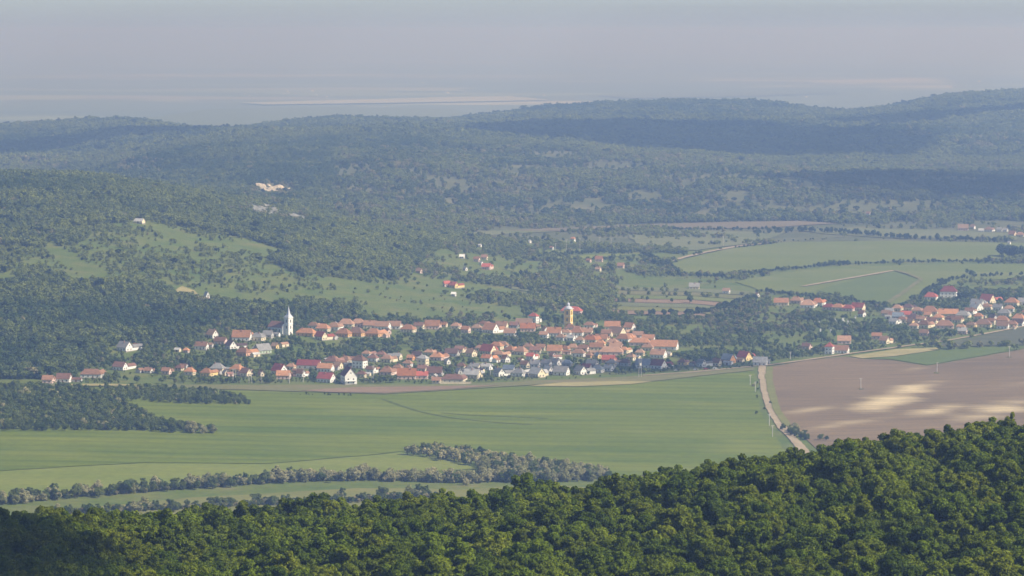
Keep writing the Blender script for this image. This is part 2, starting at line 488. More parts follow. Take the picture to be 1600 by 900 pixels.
def soil_material():
    m, nt, b, out = new_mat('ploughed_soil')
    a = N(nt, 'ShaderNodeAttribute', attribute_type='GEOMETRY', attribute_name='soil')
    f = noise(nt, mapped(nt, (1 / 90.0, 1 / 7.0, 0), rot=-0.18), 1.0, 5, 0.65)
    r = ramp(nt, f, [(0.3, (0.70, 0.71, 0.74)), (0.7, (1.22, 1.20, 1.14))])
    f2 = noise(nt, mapped(nt, (0.3, 0.3, 0)), 1.0, 3, 0.7)
    r2 = ramp(nt, f2, [(0.3, (0.85, 0.85, 0.85)), (0.7, (1.12, 1.12, 1.12))])
    c = mixc(nt, 1.0, a.outputs['Color'], r.outputs[0], 'MULTIPLY')
    nt.links.new(mixc(nt, 1.0, c, r2.outputs[0], 'MULTIPLY'), b.inputs['Base Color'])
    b.inputs['Roughness'].default_value = 0.95
    return m
M_SOIL = soil_material()
SAND = [(1382, 628, 50, 11, 1.0), (1425, 608, 42, 10, 1.0), (1262, 642, 44, 5, 0.6), (1464, 641, 40, 8, 0.65), (1556, 641, 58, 12, 0.8), (1310, 664, 70, 4, 0.5), (1432, 577, 24, 3, 0.35), (1600, 600, 60, 5, 0.2)]
def soil_colour(X, Y):
    px, py = project(X, Y, height(X, Y))
    n = fbm(X * 0.8 + Y * 0.1, Y * 1.6, 34.0, 5)
    s = np.zeros(len(X))
    for cx, cy_, rx, ry, wt in SAND:
        dx = px - cx; dy = py - cy_ + dx * 0.14
        d = np.sqrt((dx / rx) ** 2 + (dy / ry) ** 2) + n * 0.75
        s = np.maximum(s, np.clip(1.45 - d, 0, 1.45) / 1.45 * wt)
    s = s * s * (3 - 2 * s)
    n2 = np.clip(0.5 + fbm(X + 50, Y, 160.0, 3), 0, 1)[:, None]
    base = np.array([0.165, 0.120, 0.068]) * (1 - n2) + np.array([0.212, 0.150, 0.082]) * n2
    return base * (1 - s[:, None]) + np.array([0.62, 0.50, 0.29]) * s[:, None]

sheet('wheat_field', [(-260, 612), (120, 604), (400, 612), (600, 617), (720, 610), (850, 602), (1020, 597), (1178, 580), (1180, 600), (1188, 640), (1213, 690), (1240, 712), (1120, 745), (985, 752), (960, 742), (880, 730), (760, 712), (690, 700), (625, 706), (560, 713), (420, 725), (220, 723), (-260, 752)], M_WHEAT, 9.0, label='large green wheat field in front of the village')
sheet('grass_strip_field', [(-260, 753), (220, 724), (420, 726), (560, 714), (625, 708), (720, 722), (745, 733), (560, 742), (430, 746), (250, 757), (-260, 800)], M_FRESH, 7.0, label='bright yellow green strip along the hedge')
sheet('hedge_meadow', [(60, 800), (300, 778), (560, 763), (720, 766), (860, 757), (930, 764), (900, 785), (600, 800), (60, 815)], M_MEADOW, 7.0, label='pale meadow strip between hedge and near forest')
sheet('stubble_strip', [(-200, 604), (90, 601), (240, 602), (560, 602), (700, 602), (850, 595), (1000, 588), (1178, 574), (1178, 579), (1020, 596), (850, 601), (720, 609), (600, 616), (450, 612), (300, 607), (120, 603.5), (-200, 609)], M_TANGRASS, 6.0, lift=0.5, label='olive and tan strip below the village gardens')
sheet('brown_strip', [(470, 611), (560, 606), (690, 604.5), (780, 603), (720, 608), (600, 615), (520, 614)], M_BROWN, 6.0, lift=0.75, label='brown soil strip at the head of the wheat')
sheet('straw_strip', [(88, 602.5), (120, 600.6), (180, 601), (235, 603.5), (140, 604.2)], M_STRAW, 5.0, lift=0.8, label='short straw yellow strip below the leftmost houses')
sheet('straw_patch', [(825, 604), (880, 599), (960, 596.5), (1018, 597.5), (985, 601.5), (900, 605)], M_STRAW, 5.0, lift=0.8, label='straw yellow patch in the wheat below the shaded houses')
sheet('ploughed_field', [(1206, 573), (1260, 564), (1322, 557.5), (1345, 561), (1390, 563), (1448, 572), (1520, 560), (1600, 546), (1800, 518), (1900, 560), (1800, 720), (1300, 720), (1262, 690), (1240, 672), (1218, 645), (1208, 610)], M_SOIL, 5.0, label='brown ploughed field with pale sandy patches', colour=soil_colour)
sheet('stubble_patch', [(1328, 557), (1400, 546.5), (1470, 543.5), (1462, 548), (1400, 557), (1347, 560.5)], M_STRAW, 5.0, lift=0.5, label='straw coloured wedge above the ploughed field')
sheet('green_wedge', [(1348, 561), (1402, 557.5), (1464, 548.5), (1600, 541), (1760, 520), (1600, 545), (1520, 559), (1449, 571), (1391, 562)], M_GREEN3, 5.0, lift=0.5, label='deep green wedge above the ploughed field')
sheet('vineyard', [(1470, 538), (1540, 524), (1610, 511), (1760, 490), (1760, 516), (1600, 539.5), (1472, 543)], M_VINE, 5.0, lift=0.6, label='dark vineyard below the right-hand houses')
sheet('far_crop_field', [(1035, 417), (1100, 398), (1150, 387), (1230, 379), (1400, 377), (1590, 380), (1700, 384), (1700, 404), (1580, 407), (1420, 409), (1300, 413), (1200, 422), (1140, 432), (1060, 429)], M_GREEN2, 14.0, lift=0.7, label='wide green field beyond the right part of the village')
sheet('sloping_crop_field', [(1150, 441), (1220, 428), (1300, 418.5), (1450, 414), (1700, 412), (1700, 432), (1500, 440), (1452, 462), (1392, 478), (1330, 472), (1260, 462), (1190, 455)], M_GREEN2, 12.0, lift=0.7, label='light green field above the orange roofed row')
sheet('dark_crop_triangle', [(1275, 455), (1340, 437), (1398, 424.5), (1438, 438), (1405, 462), (1380, 475), (1320, 468)], M_GREEN3, 9.0, lift=1.2, label='darker green triangle framed by pale tracks')
sheet('far_brown_strip', [(790, 361), (900, 356), (1010, 351), (1150, 347.5), (1250, 346), (1310, 350), (1200, 357), (1010, 358), (880, 362)], M_FARB, 16.0, lift=1.2, label='long brown strip at the foot of the hills')
sheet('far_pale_strip', [(700, 366), (790, 360), (870, 362.5), (800, 366), (725, 370)], M_OLIVE, 16.0, lift=1.0, label='pale strip at the end of the long brown field')
sheet('far_olive_strip', [(1240, 360), (1340, 357), (1480, 360), (1590, 366), (1590, 376), (1480, 374), (1380, 372), (1290, 366)], M_OLIVE, 16.0, lift=1.0, label='olive strip above the wide green field')
sheet('orchard_meadow', [(980, 367), (1080, 361), (1230, 364), (1180, 380), (1090, 392), (1000, 390)], M_OLIVE, 14.0, lift=1.0, block=False, label='grassy slope with scattered trees')
sheet('far_light_strip', [(860, 403), (960, 397.5), (985, 399), (940, 404), (870, 407)], M_FRESH, 9.0, lift=1.0, label='light green strip between the valley hedges')
_st = [M_OLIVE, M_TANGRASS, M_GREEN2, M_BROWN, M_OLIVE, M_MEADOW, M_BROWN]
for k, m in enumerate(_st):
    a, b = 448 + k * 6.2, 448 + (k + 1) * 6.2 - 0.6
    sheet('garden_strip', [(962 - k, a), (1080, a + 3), (1185 - k * 12, a + 9), (1180 - k * 12, b + 9), (1080, b + 3), (962 - k, b)], m, 9.0, lift=0.8, label='strip %d counted downhill of the striped plots behind the church tower' % (k + 1))
sheet('valley_plot', [(770, 436), (870, 436), (955, 446), (955, 470), (900, 468), (800, 452)], M_OLIVE, 9.0, lift=0.8, block=False, label='grassy plots behind the yellow church tower')
HILL_MEADOW = [(-60, 410), (30, 398), (80, 386), (165, 353), (235, 346), (330, 366), (400, 376), (430, 390), (440, 420), (480, 434), (520, 428), (600, 436), (650, 446), (700, 462), (720, 482), (640, 486), (560, 484), (470, 474), (400, 470), (330, 470), (262, 462), (240, 448), (170, 446), (120, 444), (60, 424), (-60, 440)]
sheet('tan_clearing', [(272, 455), (285, 448), (305, 455), (312, 463), (290, 464)], M_STRAW, 7.0, lift=0.9, label='dry clearing beside the white hut')
sheet('plain_field', [(372, 162), (520, 158), (700, 153), (800, 152), (860, 158), (640, 162), (420, 165)], M_PALE, 150.0, lift=6, label='pale stubble field out on the plain', block=False)
sheet('plain_field', [(200, 190), (330, 172), (520, 169), (700, 172), (760, 182), (560, 190), (330, 200)], M_GREEN2, 150.0, lift=6, label='pale green field just beyond the left hills', block=False)
sheet('plain_field', [(930, 150), (1100, 146), (1300, 143), (1310, 147), (1150, 152), (980, 155)], M_OLIVE, 150.0, lift=6, label='light strip beyond the middle ridge', block=False)
ribbon('dirt_road', [(1192, 566), (1191, 575), (1192, 590), (1196, 613), (1205, 642), (1222, 668), (1243, 690), (1262, 712)], 7.0, M_DIRT, label='pale dirt road beside the ploughed field')
ribbon('field_track', [(1196, 572), (1240, 566), (1290, 559), (1330, 553), (1390, 545), (1440, 538), (1480, 533), (1540, 522), (1620, 507)], 5.0, M_DIRT, lift=0.8, label='pale track along the top of the ploughed field')
ribbon('field_track', [(1180, 573), (1120, 579), (1060, 584), (1000, 588)], 5.0, M_DIRT, lift=0.9, label='track along the foot of the shaded houses')
ribbon('field_track', [(1255, 449), (1330, 436), (1398, 424)], 7.0, M_DIRT, lift=1.7, label='track along the upper side of the green triangle')
ribbon('field_track', [(1398, 424), (1420, 430), (1440, 438), (1410, 460), (1384, 477)], 6.0, M_TANGRASS, lift=1.9, label='track down the steep side of the green triangle')
ribbon('field_track', [(780, 446), (850, 451), (935, 460)], 5.0, M_DIRT, lift=1.4, label='tan path through the plots behind the yellow tower')
ribbon('field_track', [(1045, 410), (1100, 396), (1160, 385), (1210, 380)], 8.0, M_DIRT, lift=1.6, label='track along the upper edge of the wide green field')
ribbon('verge', [(1203, 574), (1201, 590), (1206, 615), (1214, 642), (1232, 668)], 6.0, M_MEADOW, lift=0.75, label='grassy verge between dirt road and ploughed field')
ribbon('weedy_furrow', [(598, 624), (625, 634), (660, 645), (700, 653), (745, 658), (790, 662), (835, 664)], 3.0, M_WEED, lift=0.6, label='thin weedy furrow across the wheat field')
ribbon('weedy_furrow', [(690, 646), (740, 650), (800, 652), (860, 655)], 2.2, M_WEED, lift=0.6, label='fainter upper furrow in the wheat field')

# ------------------------------------------------------------------ houses
def roof_mat(name, c, var=0.42):
    m, nt, b, out = new_mat(name)
    oi = nt.nodes.new('ShaderNodeObjectInfo')
    r0 = ramp(nt, oi.outputs['Random'], [(0, tuple(x * 0.58 for x in c)), (1, tuple(min(1, x * 1.2) for x in c))])
    f = noise(nt, mapped(nt, (0.55, 0.55, 0.9), 'obj'), 1.0, 5, 0.7)
    r = ramp(nt, f, [(0.28, (1 - var,) * 3), (0.55, (1, 1, 1)), (0.78, (1 + var, 1 + var * 0.9, 1 + var * 0.8))])
    c1 = mixc(nt, 1.0, r0.outputs[0], r.outputs[0], 'MULTIPLY')
    w = N(nt, 'ShaderNodeTexWave', wave_type='BANDS', bands_direction='Z')
    w.inputs['Scale'].default_value = 1.0
    nt.links.new(mapped(nt, (1, 1, 1), 'obj'), w.inputs['Vector'])
    r2 = ramp(nt, w.outputs[1], [(0.0, (0.86, 0.86, 0.86)), (0.5, (1.03, 1.03, 1.03))])
    nt.links.new(mixc(nt, 0.8, c1, r2.outputs[0], 'MULTIPLY'), b.inputs['Base Color'])
    b.inputs['Roughness'].default_value = 0.8
    return m
ROOFC = {'orange': (0.45, 0.225, 0.115), 'brightorange': (0.56, 0.225, 0.095), 'salmon': (0.38, 0.225, 0.140), 'rust': (0.30, 0.165, 0.100),
         'red': (0.42, 0.115, 0.080), 'crimson': (0.29, 0.075, 0.070), 'brown': (0.25, 0.135, 0.095), 'darkbrown': (0.14, 0.085, 0.07),
         'tan': (0.40, 0.26, 0.165), 'grey': (0.27, 0.265, 0.25), 'palegrey': (0.44, 0.43, 0.40), 'bluegrey': (0.25, 0.29, 0.33), 'white': (0.80, 0.78, 0.72)}
ROOFW = {'orange': 'orange tiled', 'brightorange': 'bright orange', 'salmon': 'faded salmon', 'rust': 'rust brown', 'red': 'bright red', 'crimson': 'crimson',
         'brown': 'brown', 'darkbrown': 'dark brown', 'tan': 'tan', 'grey': 'grey', 'palegrey': 'pale grey', 'bluegrey': 'blue grey', 'white': 'white'}
WALLC = {'white': (0.80, 0.78, 0.72), 'cream': (0.74, 0.64, 0.44), 'yellow': (0.74, 0.55, 0.24), 'ochre': (0.70, 0.42, 0.17), 'salmon': (0.68, 0.40, 0.26),
         'grey': (0.45, 0.44, 0.41), 'green': (0.46, 0.55, 0.40), 'orange': (0.70, 0.34, 0.13), 'pink': (0.70, 0.52, 0.44)}
RM = {k: roof_mat('roof_' + k, v) for k, v in ROOFC.items()}
WM = {k: plain_mat('plaster_' + k, v, 0.9, 0.10, 2.5) for k, v in WALLC.items()}
M_GLASS, _nt, _b, _o = new_mat('window_glass'); _b.inputs['Base Color'].default_value = (0.03, 0.035, 0.045, 1); _b.inputs['Roughness'].default_value = 0.15
M_FRAME = plain_mat('window_frame_paint', (0.45, 0.40, 0.33), 0.6, 0.1)
M_DOOR = plain_mat('door_wood', (0.16, 0.09, 0.05), 0.7)
M_BRICK = plain_mat('chimney_brick', (0.36, 0.20, 0.13), 0.9)
M_CONC = plain_mat('concrete', (0.52, 0.50, 0.46), 0.9, 0.15)
M_STONE = plain_mat('stone', (0.30, 0.28, 0.25), 0.95, 0.25)
_mb = MB(); _mb.box((0, 0, 0), (1.0, 0.10, 1.0), 1); _mb.box((-0.21, -0.04, 0), (0.36, 0.10, 0.86), 0); _mb.box((0.21, -0.04, 0), (0.36, 0.10, 0.86), 0)
ME_WIN = _mb.mesh('window', [M_GLASS, M_FRAME])
_mb = MB(); _mb.box((0, 0, 0), (1.0, 0.10, 1.0), 0); _mb.box((0.0, -0.04, 0.0), (0.8, 0.08, 0.9), 0)
ME_DOOR = _mb.mesh('door', [M_DOOR])
_mb = MB(); _mb.box((0, 0, 0.0), (0.7, 0.55, 2.4)); _mb.box((0, 0, 1.25), (0.9, 0.75, 0.2))
ME_CHIM = _mb.mesh('chimney', [M_BRICK])
def wall_mesh(L, D, h, rise, gable, mat, base=2.0):
    a, b = L / 2, D / 2
    P = [(-a,-b,-base),(a,-b,-base),(a,b,-base),(-a,b,-base),(-a,-b,h),(a,-b,h),(a,b,h),(-a,b,h)]
    Fs = [(0,1,5,4),(2,3,7,6)]
    if gable:
        P += [(-a,0,h+rise),(a,0,h+rise)]
        Fs += [(1,2,6,9,5),(3,0,4,8,7)]
    else:
        Fs += [(1,2,6,5),(3,0,4,7),(4,5,6,7)]
    m = MB(); m.poly(P, Fs)
    m.box((0, 0, -base / 2 + 0.2), (L + 0.16, D + 0.16, base + 0.4), 1)      # plinth
    return m.mesh('wall', [mat, M_STONE])
def roof_mesh(L, D, h, rise, kind, mat, ov=0.55, th=0.22):
    a, b = L / 2 + ov, D / 2 + ov
    drop = rise * ov / (D / 2)
    e = h - drop
    m = MB()
    if kind == 'gable':
        P = []
        for x in (-a, a):
            P += [(x,-b,e),(x,0,h+rise),(x,b,e),(x,b,e+th),(x,0,h+rise+th),(x,-b,e+th)]
        m.poly(P, [(5,4,1,0),(4,3,2,1),(6,7,10,11),(7,8,9,10),(0,1,7,6),(1,2,8,7),(2,3,9,8),(3,4,10,9),(4,5,11,10),(5,0,6,11)])
    elif kind == 'pyramid' or L < D * 1.08:
        P = [(-a,-b,e),(a,-b,e),(a,b,e),(-a,b,e),(-a,-b,e+th),(a,-b,e+th),(a,b,e+th),(-a,b,e+th),(0,0,h+rise+th)]
        m.poly(P, [(3,2,1,0),(0,1,5,4),(1,2,6,5),(2,3,7,6),(3,0,4,7),(4,5,8),(5,6,8),(6,7,8),(7,4,8)])
    else:
        r = a - b * 0.9
        P = [(-a,-b,e),(a,-b,e),(a,b,e),(-a,b,e),(-a,-b,e+th),(a,-b,e+th),(a,b,e+th),(-a,b,e+th),(-r,0,h+rise+th),(r,0,h+rise+th)]
        m.poly(P, [(3,2,1,0),(0,1,5,4),(1,2,6,5),(2,3,7,6),(3,0,4,7),(4,5,9,8),(5,6,9),(6,7,8,9),(7,4,8)])
    return m.mesh('roof', [mat])
# photo column, row of the wall foot, width in the photo, roof kind, roof colour, wall colour, turn, storeys, zone
H = []
def hs(zone, rows):
    for r in rows:
        H.append(r[:7] + (r[7] if len(r) > 7 else 1,) + (zone,))
G, P_ = 'gable', 'hip'
hs('lower row', [
 (75, 599, 18, G, 'rust', 'pink', -8), (100, 597, 24, G, 'brown', 'white', -10), (143, 590, 34, P_, 'rust', 'white', -6), (188, 578, 24, G, 'brown', 'white', -28),
 (260, 585, 16, G, 'rust', 'pink', -20), (297, 586, 19, P_, 'orange', 'cream', -25), (323, 588, 21, P_, 'orange', 'yellow', -25), (340, 581, 24, P_, 'grey', 'cream', -15),
 (353, 587, 12, G, 'palegrey', 'cream', -62), (371, 582, 25, P_, 'orange', 'yellow', -35), (384, 588, 19, G, 'brown', 'cream', -42), (408, 588, 11, G, 'rust', 'cream', -55),
 (437, 585, 27, G, 'crimson', 'white', -48), (443, 592, 22, G, 'orange', 'pink', -5), (483, 576, 38, G, 'crimson', 'white', -14), (509, 581, 27, G, 'orange', 'white', -20),
 (510, 597, 30, G, 'crimson', 'white', -30, 1), (545, 599, 27, G, 'crimson', 'white', -75, 2), (605, 586, 24, P_, 'rust', 'pink', -20), (636, 592, 30, G, 'brightorange', 'pink', -4),
 (660, 592, 19, G, 'red', 'pink', -8), (679, 588, 25, G, 'brown', 'grey', -6), (682, 599, 15, G, 'rust', 'cream', -12), (708, 598, 36, P_, 'brown', 'cream', -10),
 (717, 585, 13, G, 'palegrey', 'grey', -60), (733, 584, 22, P_, 'grey', 'grey', -30), (738, 591, 28, G, 'palegrey', 'cream', -22), (780, 588, 20, G, 'grey', 'white', -62),
 (795, 582, 19, G, 'bluegrey', 'white', -12), (811, 588, 23, P_, 'palegrey', 'white', -28), (839, 589, 27, G, 'palegrey', 'cream', -52), (857, 584, 18, G, 'palegrey', 'white', -58),
 (877, 586, 27, G, 'grey', 'white', -22), (907, 585, 21, G, 'grey', 'white', -55), (917, 579, 17, G, 'crimson', 'grey', -30), (934, 582, 21, P_, 'bluegrey', 'white', -25),
 (925, 573, 18, G, 'grey', 'grey', -20), (951, 580, 16, G, 'palegrey', 'white', -30), (977, 572, 18, P_, 'darkbrown', 'grey', -30), (1005, 575, 25, G, 'bluegrey', 'white', -14), (1029, 576, 26, G, 'crimson', 'white', -38),
 (1066, 571, 16, P_, 'brown', 'yellow', -30), (1096, 573, 16, G, 'grey', 'white', -50), (1138, 567, 23, G, 'bluegrey', 'orange', -45), (1163, 563, 23, G, 'crimson', 'yellow', -48), (1188, 571, 24, G, 'palegrey', 'white', -12)])
hs('middle row', [
 (195, 548, 26, G, 'grey', 'white', -40), (291, 551, 11, P_, 'orange', 'pink', -20), (315, 546, 22, G, 'rust', 'white', -15), (345, 538, 21, G, 'rust', 'pink', -20), (361, 545, 20, G, 'darkbrown', 'white', -58),
 (381, 556, 25, P_, 'orange', 'salmon', -38), (410, 552, 28, G, 'grey', 'green', 42), (430, 545, 13, G, 'tan', 'yellow', -35),
 (519, 570, 25, P_, 'brown', 'cream', -25), (529, 576, 15, G, 'tan', 'cream', -40), (540, 567, 20, P_, 'salmon', 'cream', -30), (562, 575, 25, P_, 'rust', 'white', -30, 2), (583, 565, 19, P_, 'brown', 'white', -25),
 (605, 566, 21, P_, 'salmon', 'cream', -28), (637, 573, 17, P_, 'salmon', 'white', -25), (642, 563, 14, G, 'orange', 'orange', -30), (661, 572, 19, P_, 'palegrey', 'cream', -32, 2), (683, 563, 23, P_, 'orange', 'pink', -22),
 (706, 557, 22, G, 'darkbrown', 'grey', -12), (699, 569, 11, G, 'grey', 'white', -60), (736, 557, 18, G, 'tan', 'cream', -45), (761, 565, 19, G, 'brightorange', 'white', -30), (763, 553, 27, G, 'red', 'cream', -42),
 (776, 546, 23, P_, 'orange', 'cream', -30), (781, 559, 19, P_, 'salmon', 'cream', -25), (790, 566, 15, G, 'orange', 'white', -58), (797, 552, 21, P_, 'orange', 'cream', -35), (814, 554, 23, P_, 'salmon', 'cream', -32),
 (829, 562, 15, G, 'red', 'white', -25), (837, 552, 19, G, 'brown', 'cream', -10), (867, 553, 25, G, 'orange', 'cream', -10), (864, 560, 13, G, 'rust', 'white', -60), (904, 557, 23, P_, 'salmon', 'white', -20),
 (921, 559, 13, P_, 'salmon', 'ochre', -35), (935, 560, 12, G, 'bluegrey', 'yellow', -62), (932, 547, 22, G, 'orange', 'cream', -8), (955, 555, 38, P_, 'salmon', 'pink', -8), (951, 567, 22, G, 'red', 'salmon', -15),
 (986, 563, 16, P_, 'tan', 'cream', -38), (1029, 559, 27, G, 'salmon', 'white', -24), (1000, 556, 16, P_, 'tan', 'cream', -20)])
hs('upper row', [
 (332, 528, 20, G, 'tan', 'white', -50), (378, 532, 30, G, 'orange', 'white', -8), (403, 532, 24, P_, 'grey', 'cream', -25), (419, 528, 18, G, 'grey', 'grey', -20),
 (479, 525, 33, P_, 'orange', 'ochre', -28, 1), (502, 531, 21, G, 'red', 'cream', -48), (505, 518, 23, P_, 'orange', 'cream', -20), (522, 516, 21, P_, 'salmon', 'white', -15), (537, 526, 26, P_, 'orange', 'ochre', -24),
 (541, 511, 26, P_, 'salmon', 'cream', -12), (557, 527, 28, P_, 'salmon', 'ochre', -24), (560, 512, 24, P_, 'salmon', 'pink', -12), (578, 513, 21, G, 'rust', 'cream', -8), (584, 526, 27, P_, 'orange', 'ochre', -24),
 (598, 515, 26, G, 'salmon', 'white', -18), (606, 522, 12, G, 'salmon', 'pink', -60), (617, 514, 21, G, 'salmon', 'white', -10), (638, 519, 25, P_, 'orange', 'cream', -22), (676, 514, 24, G, 'orange', 'pink', -6),
 (694, 511, 12, G, 'orange', 'cream', -20), (728, 520, 16, G, 'orange', 'pink', -30), (745, 517, 18, P_, 'tan', 'cream', -25), (767, 520, 27, G, 'orange', 'white', -40), (784, 514, 21, G, 'salmon', 'cream', -20),
 (797, 525, 20, G, 'salmon', 'white', -12), (803, 513, 15, G, 'brown', 'grey', -10), (819, 513, 27, G, 'tan', 'white', -8), (825, 518, 24, G, 'brightorange', 'pink', -6), (834, 505, 17, P_, 'red', 'white', -32, 2), (852, 519, 11, G, 'tan', 'white', -65),
 (866, 525, 24, G, 'orange', 'white', -10), (884, 526, 19, P_, 'salmon', 'white', -20), (901, 525, 23, P_, 'orange', 'white', -12), (917, 525, 20, G, 'salmon', 'cream', -14), (923, 537, 27, P_, 'brightorange', 'cream', -24),
 (940, 537, 21, G, 'orange', 'cream', -12), (906, 536, 16, P_, 'tan', 'white', -20), (921, 513, 19, P_, 'rust', 'white', -20), (957, 515, 25, G, 'orange', 'cream', -6), (984, 516, 19, G, 'orange', 'white', -42), (964, 527, 29, G, 'tan', 'cream', -40),
 (974, 534, 25, P_, 'orange', 'white', -22), (1000, 540, 34, P_, 'orange', 'pink', -10), (1038, 546, 44, G, 'orange', 'white', -16), (893, 490, 34, P_, 'red', 'pink', -18)])
hs('middle row', [
 (523, 569, 15, P_, 'salmon', 'cream', -25), (596, 559, 17, P_, 'brown', 'cream', -20), (573, 558, 16, P_, 'salmon', 'white', -25), (652, 560, 17, G, 'darkbrown', 'grey', -15), (621, 562, 16, G, 'palegrey', 'cream', -30), (671, 556, 18, P_, 'salmon', 'cream', -20), (718, 551, 16, G, 'brown', 'cream', -18),
 (786, 545, 19, P_, 'salmon', 'white', -22), (826, 547, 18, P_, 'salmon', 'cream', -20), (845, 548, 16, G, 'rust', 'cream', -15), (883, 550, 17, P_, 'orange', 'white', -28), (895, 548, 18, P_, 'salmon', 'cream', -15), (912, 549, 17, G, 'rust', 'pink', -20), (938, 542, 18, P_, 'orange', 'cream', -18), (962, 547, 20, G, 'salmon', 'pink', -10), (975, 552, 16, P_, 'orange', 'cream', -25), (750, 549, 16, P_, 'rust', 'cream', -25), (1012, 548, 20, P_, 'salmon', 'cream', -15)])
hs('lower row', [
 (742, 578, 17, G, 'grey', 'cream', -20), (721, 577, 15, P_, 'rust', 'cream', -25), (854, 573, 18, G, 'grey', 'white', -30), (836, 574, 17, G, 'palegrey', 'white', -15), (886, 573, 18, P_, 'bluegrey', 'grey', -20), (868, 571, 16, G, 'grey', 'white', -40), (956, 572, 17, P_, 'grey', 'cream', -25), (820, 575, 16, G, 'rust', 'cream', -35), (760, 578, 17, G, 'palegrey', 'white', -25), (660, 581, 16, G, 'brown', 'cream', -20), (622, 580, 17, P_, 'salmon', 'cream', -25), (580, 583, 17, G, 'rust', 'white', -30), (565, 590, 16, P_, 'brown', 'cream', -20), (470, 589, 16, G, 'rust', 'white', -35), (455, 578, 16, P_, 'salmon', 'cream', -25), (232, 583, 15, G, 'rust', 'white', -25), (280, 579, 15, P_, 'brown', 'cream', -25), (1120, 572, 16, G, 'brown', 'cream', -35)])
hs('upper row', [
 (891, 517, 18, P_, 'rust', 'white', -15), (948, 526, 18, G, 'rust', 'cream', -15), (983, 533, 19, P_, 'orange', 'white', -18), (997, 529, 18, G, 'salmon', 'cream', -12), (1013, 534, 21, G, 'orange', 'white', -14), (490, 514, 18, P_, 'salmon', 'white', -18), (655, 514, 17, G, 'rust', 'cream', -15), (712, 514, 16, P_, 'salmon', 'cream', -20), (755, 511, 16, P_, 'rust', 'cream', -18), (850, 528, 16, G, 'salmon', 'white', -20), (876, 532, 16, P_, 'tan', 'white', -22), (892, 533, 15, G, 'palegrey', 'white', -30), (957, 540, 18, P_, 'salmon', 'cream', -15)])
hs('eastern quarter', [
 (1402, 486, 17, P_, 'salmon', 'cream', -22), (1495, 504, 18, G, 'rust', 'cream', -18), (1483, 503, 15, P_, 'brown', 'pink', -22), (1439, 503, 16, G, 'salmon', 'cream', -25), (1466, 501, 17, P_, 'orange', 'cream', -20), (1515, 491, 16, G, 'rust', 'white', -25), (1541, 484, 17, P_, 'salmon', 'cream', -22), (1559, 485, 17, G, 'grey', 'white', -25), (1577, 487, 17, P_, 'salmon', 'white', -20), (1582, 511, 18, P_, 'rust', 'cream', -22), (1548, 507, 16, G, 'orange', 'cream', -25), (1501, 515, 16, P_, 'salmon', 'cream', -20), (1410, 504, 16, P_, 'rust', 'cream', -22), (1456, 506, 17, G, 'brown', 'cream', -20), (1428, 514, 16, P_, 'salmon', 'cream', -24), (1396, 507, 15, G, 'grey', 'white', -30), (1605, 492, 18, P_, 'orange', 'cream', -20)])
hs('orange row farther right', [
 (1221, 477, 24, G, 'orange', 'cream', -10), (1244, 474, 20, P_, 'salmon', 'pink', -18), (1262, 481, 25, P_, 'salmon', 'white', -14), (1278, 477, 21, P_, 'brightorange', 'white', -20), (1295, 484, 20, P_, 'red', 'pink', -30),
 (1310, 485, 21, P_, 'orange', 'cream', -30), (1326, 486, 20, P_, 'red', 'pink', -26), (1341, 486, 23, G, 'red', 'cream', -30), (1347, 495, 13, G, 'orange', 'white', -50), (1384, 494, 15, G, 'tan', 'cream', -30), (1394, 497, 13, G, 'orange', 'white', -45)])
hs('group by the field track', [
 (1296, 553, 15, 'pyramid', 'red', 'white', -20, 2), (1315, 552, 25, G, 'rust', 'white', -18), (1319, 537, 22, G, 'salmon', 'pink', -8), (1260, 546, 15, G, 'brown', 'pink', -25), (1370, 530, 17, G, 'orange', 'pink', -15), (1382, 537, 17, G, 'salmon', 'cream', -40)])
hs('eastern quarter', [
 (1454, 468, 21, P_, 'red', 'white', -16, 1), (1482, 465, 28, P_, 'crimson', 'white', -14, 2), (1543, 473, 24, G, 'red', 'cream', -48), (1527, 478, 22, G, 'grey', 'grey', -30), (1525, 485, 22, G, 'palegrey', 'white', -55),
 (1581, 477, 25, P_, 'orange', 'cream', -25), (1600, 477, 20, G, 'grey', 'white', -20), (1569, 494, 23, P_, 'grey', 'cream', -22), (1419, 485, 18, P_, 'darkbrown', 'cream', -25), (1433, 490, 18, P_, 'salmon', 'cream', -20),
 (1453, 491, 27, P_, 'orange', 'cream', -16), (1416, 496, 19, G, 'red', 'pink', -20), (1427, 501, 21, P_, 'darkbrown', 'pink', -20), (1450, 497, 14, G, 'orange', 'cream', -30), (1482, 495, 31, G, 'orange', 'cream', -10),
 (1504, 497, 23, P_, 'palegrey', 'cream', -18), (1529, 499, 16, P_, 'orange', 'cream', -25), (1552, 502, 15, G, 'darkbrown', 'white', -62), (1566, 505, 23, P_, 'orange', 'white', -20), (1592, 502, 22, P_, 'orange', 'white', -28),
 (1444, 512, 23, P_, 'rust', 'cream', -30), (1476, 513, 30, P_, 'rust', 'pink', -12), (1517, 512, 17, P_, 'tan', 'yellow', -26), (1536, 511, 29, P_, 'salmon', 'cream', -18), (1567, 514, 21, G, 'salmon', 'white', -20),
 (1591, 509, 20, G, 'darkbrown', 'white', -30), (1403, 499, 19, G, 'bluegrey', 'grey', -20), (1423, 508, 14, G, 'tan', 'yellow', -45), (1504, 522, 16, G, 'palegrey', 'pink', -20), (1444, 525, 16, G, 'salmon', 'pink', -25), (1390, 492, 16, G, 'palegrey', 'grey', -30), (1620, 500, 22, P_, 'orange', 'white', -20), (1618, 488, 20, P_, 'salmon', 'cream', -20)])
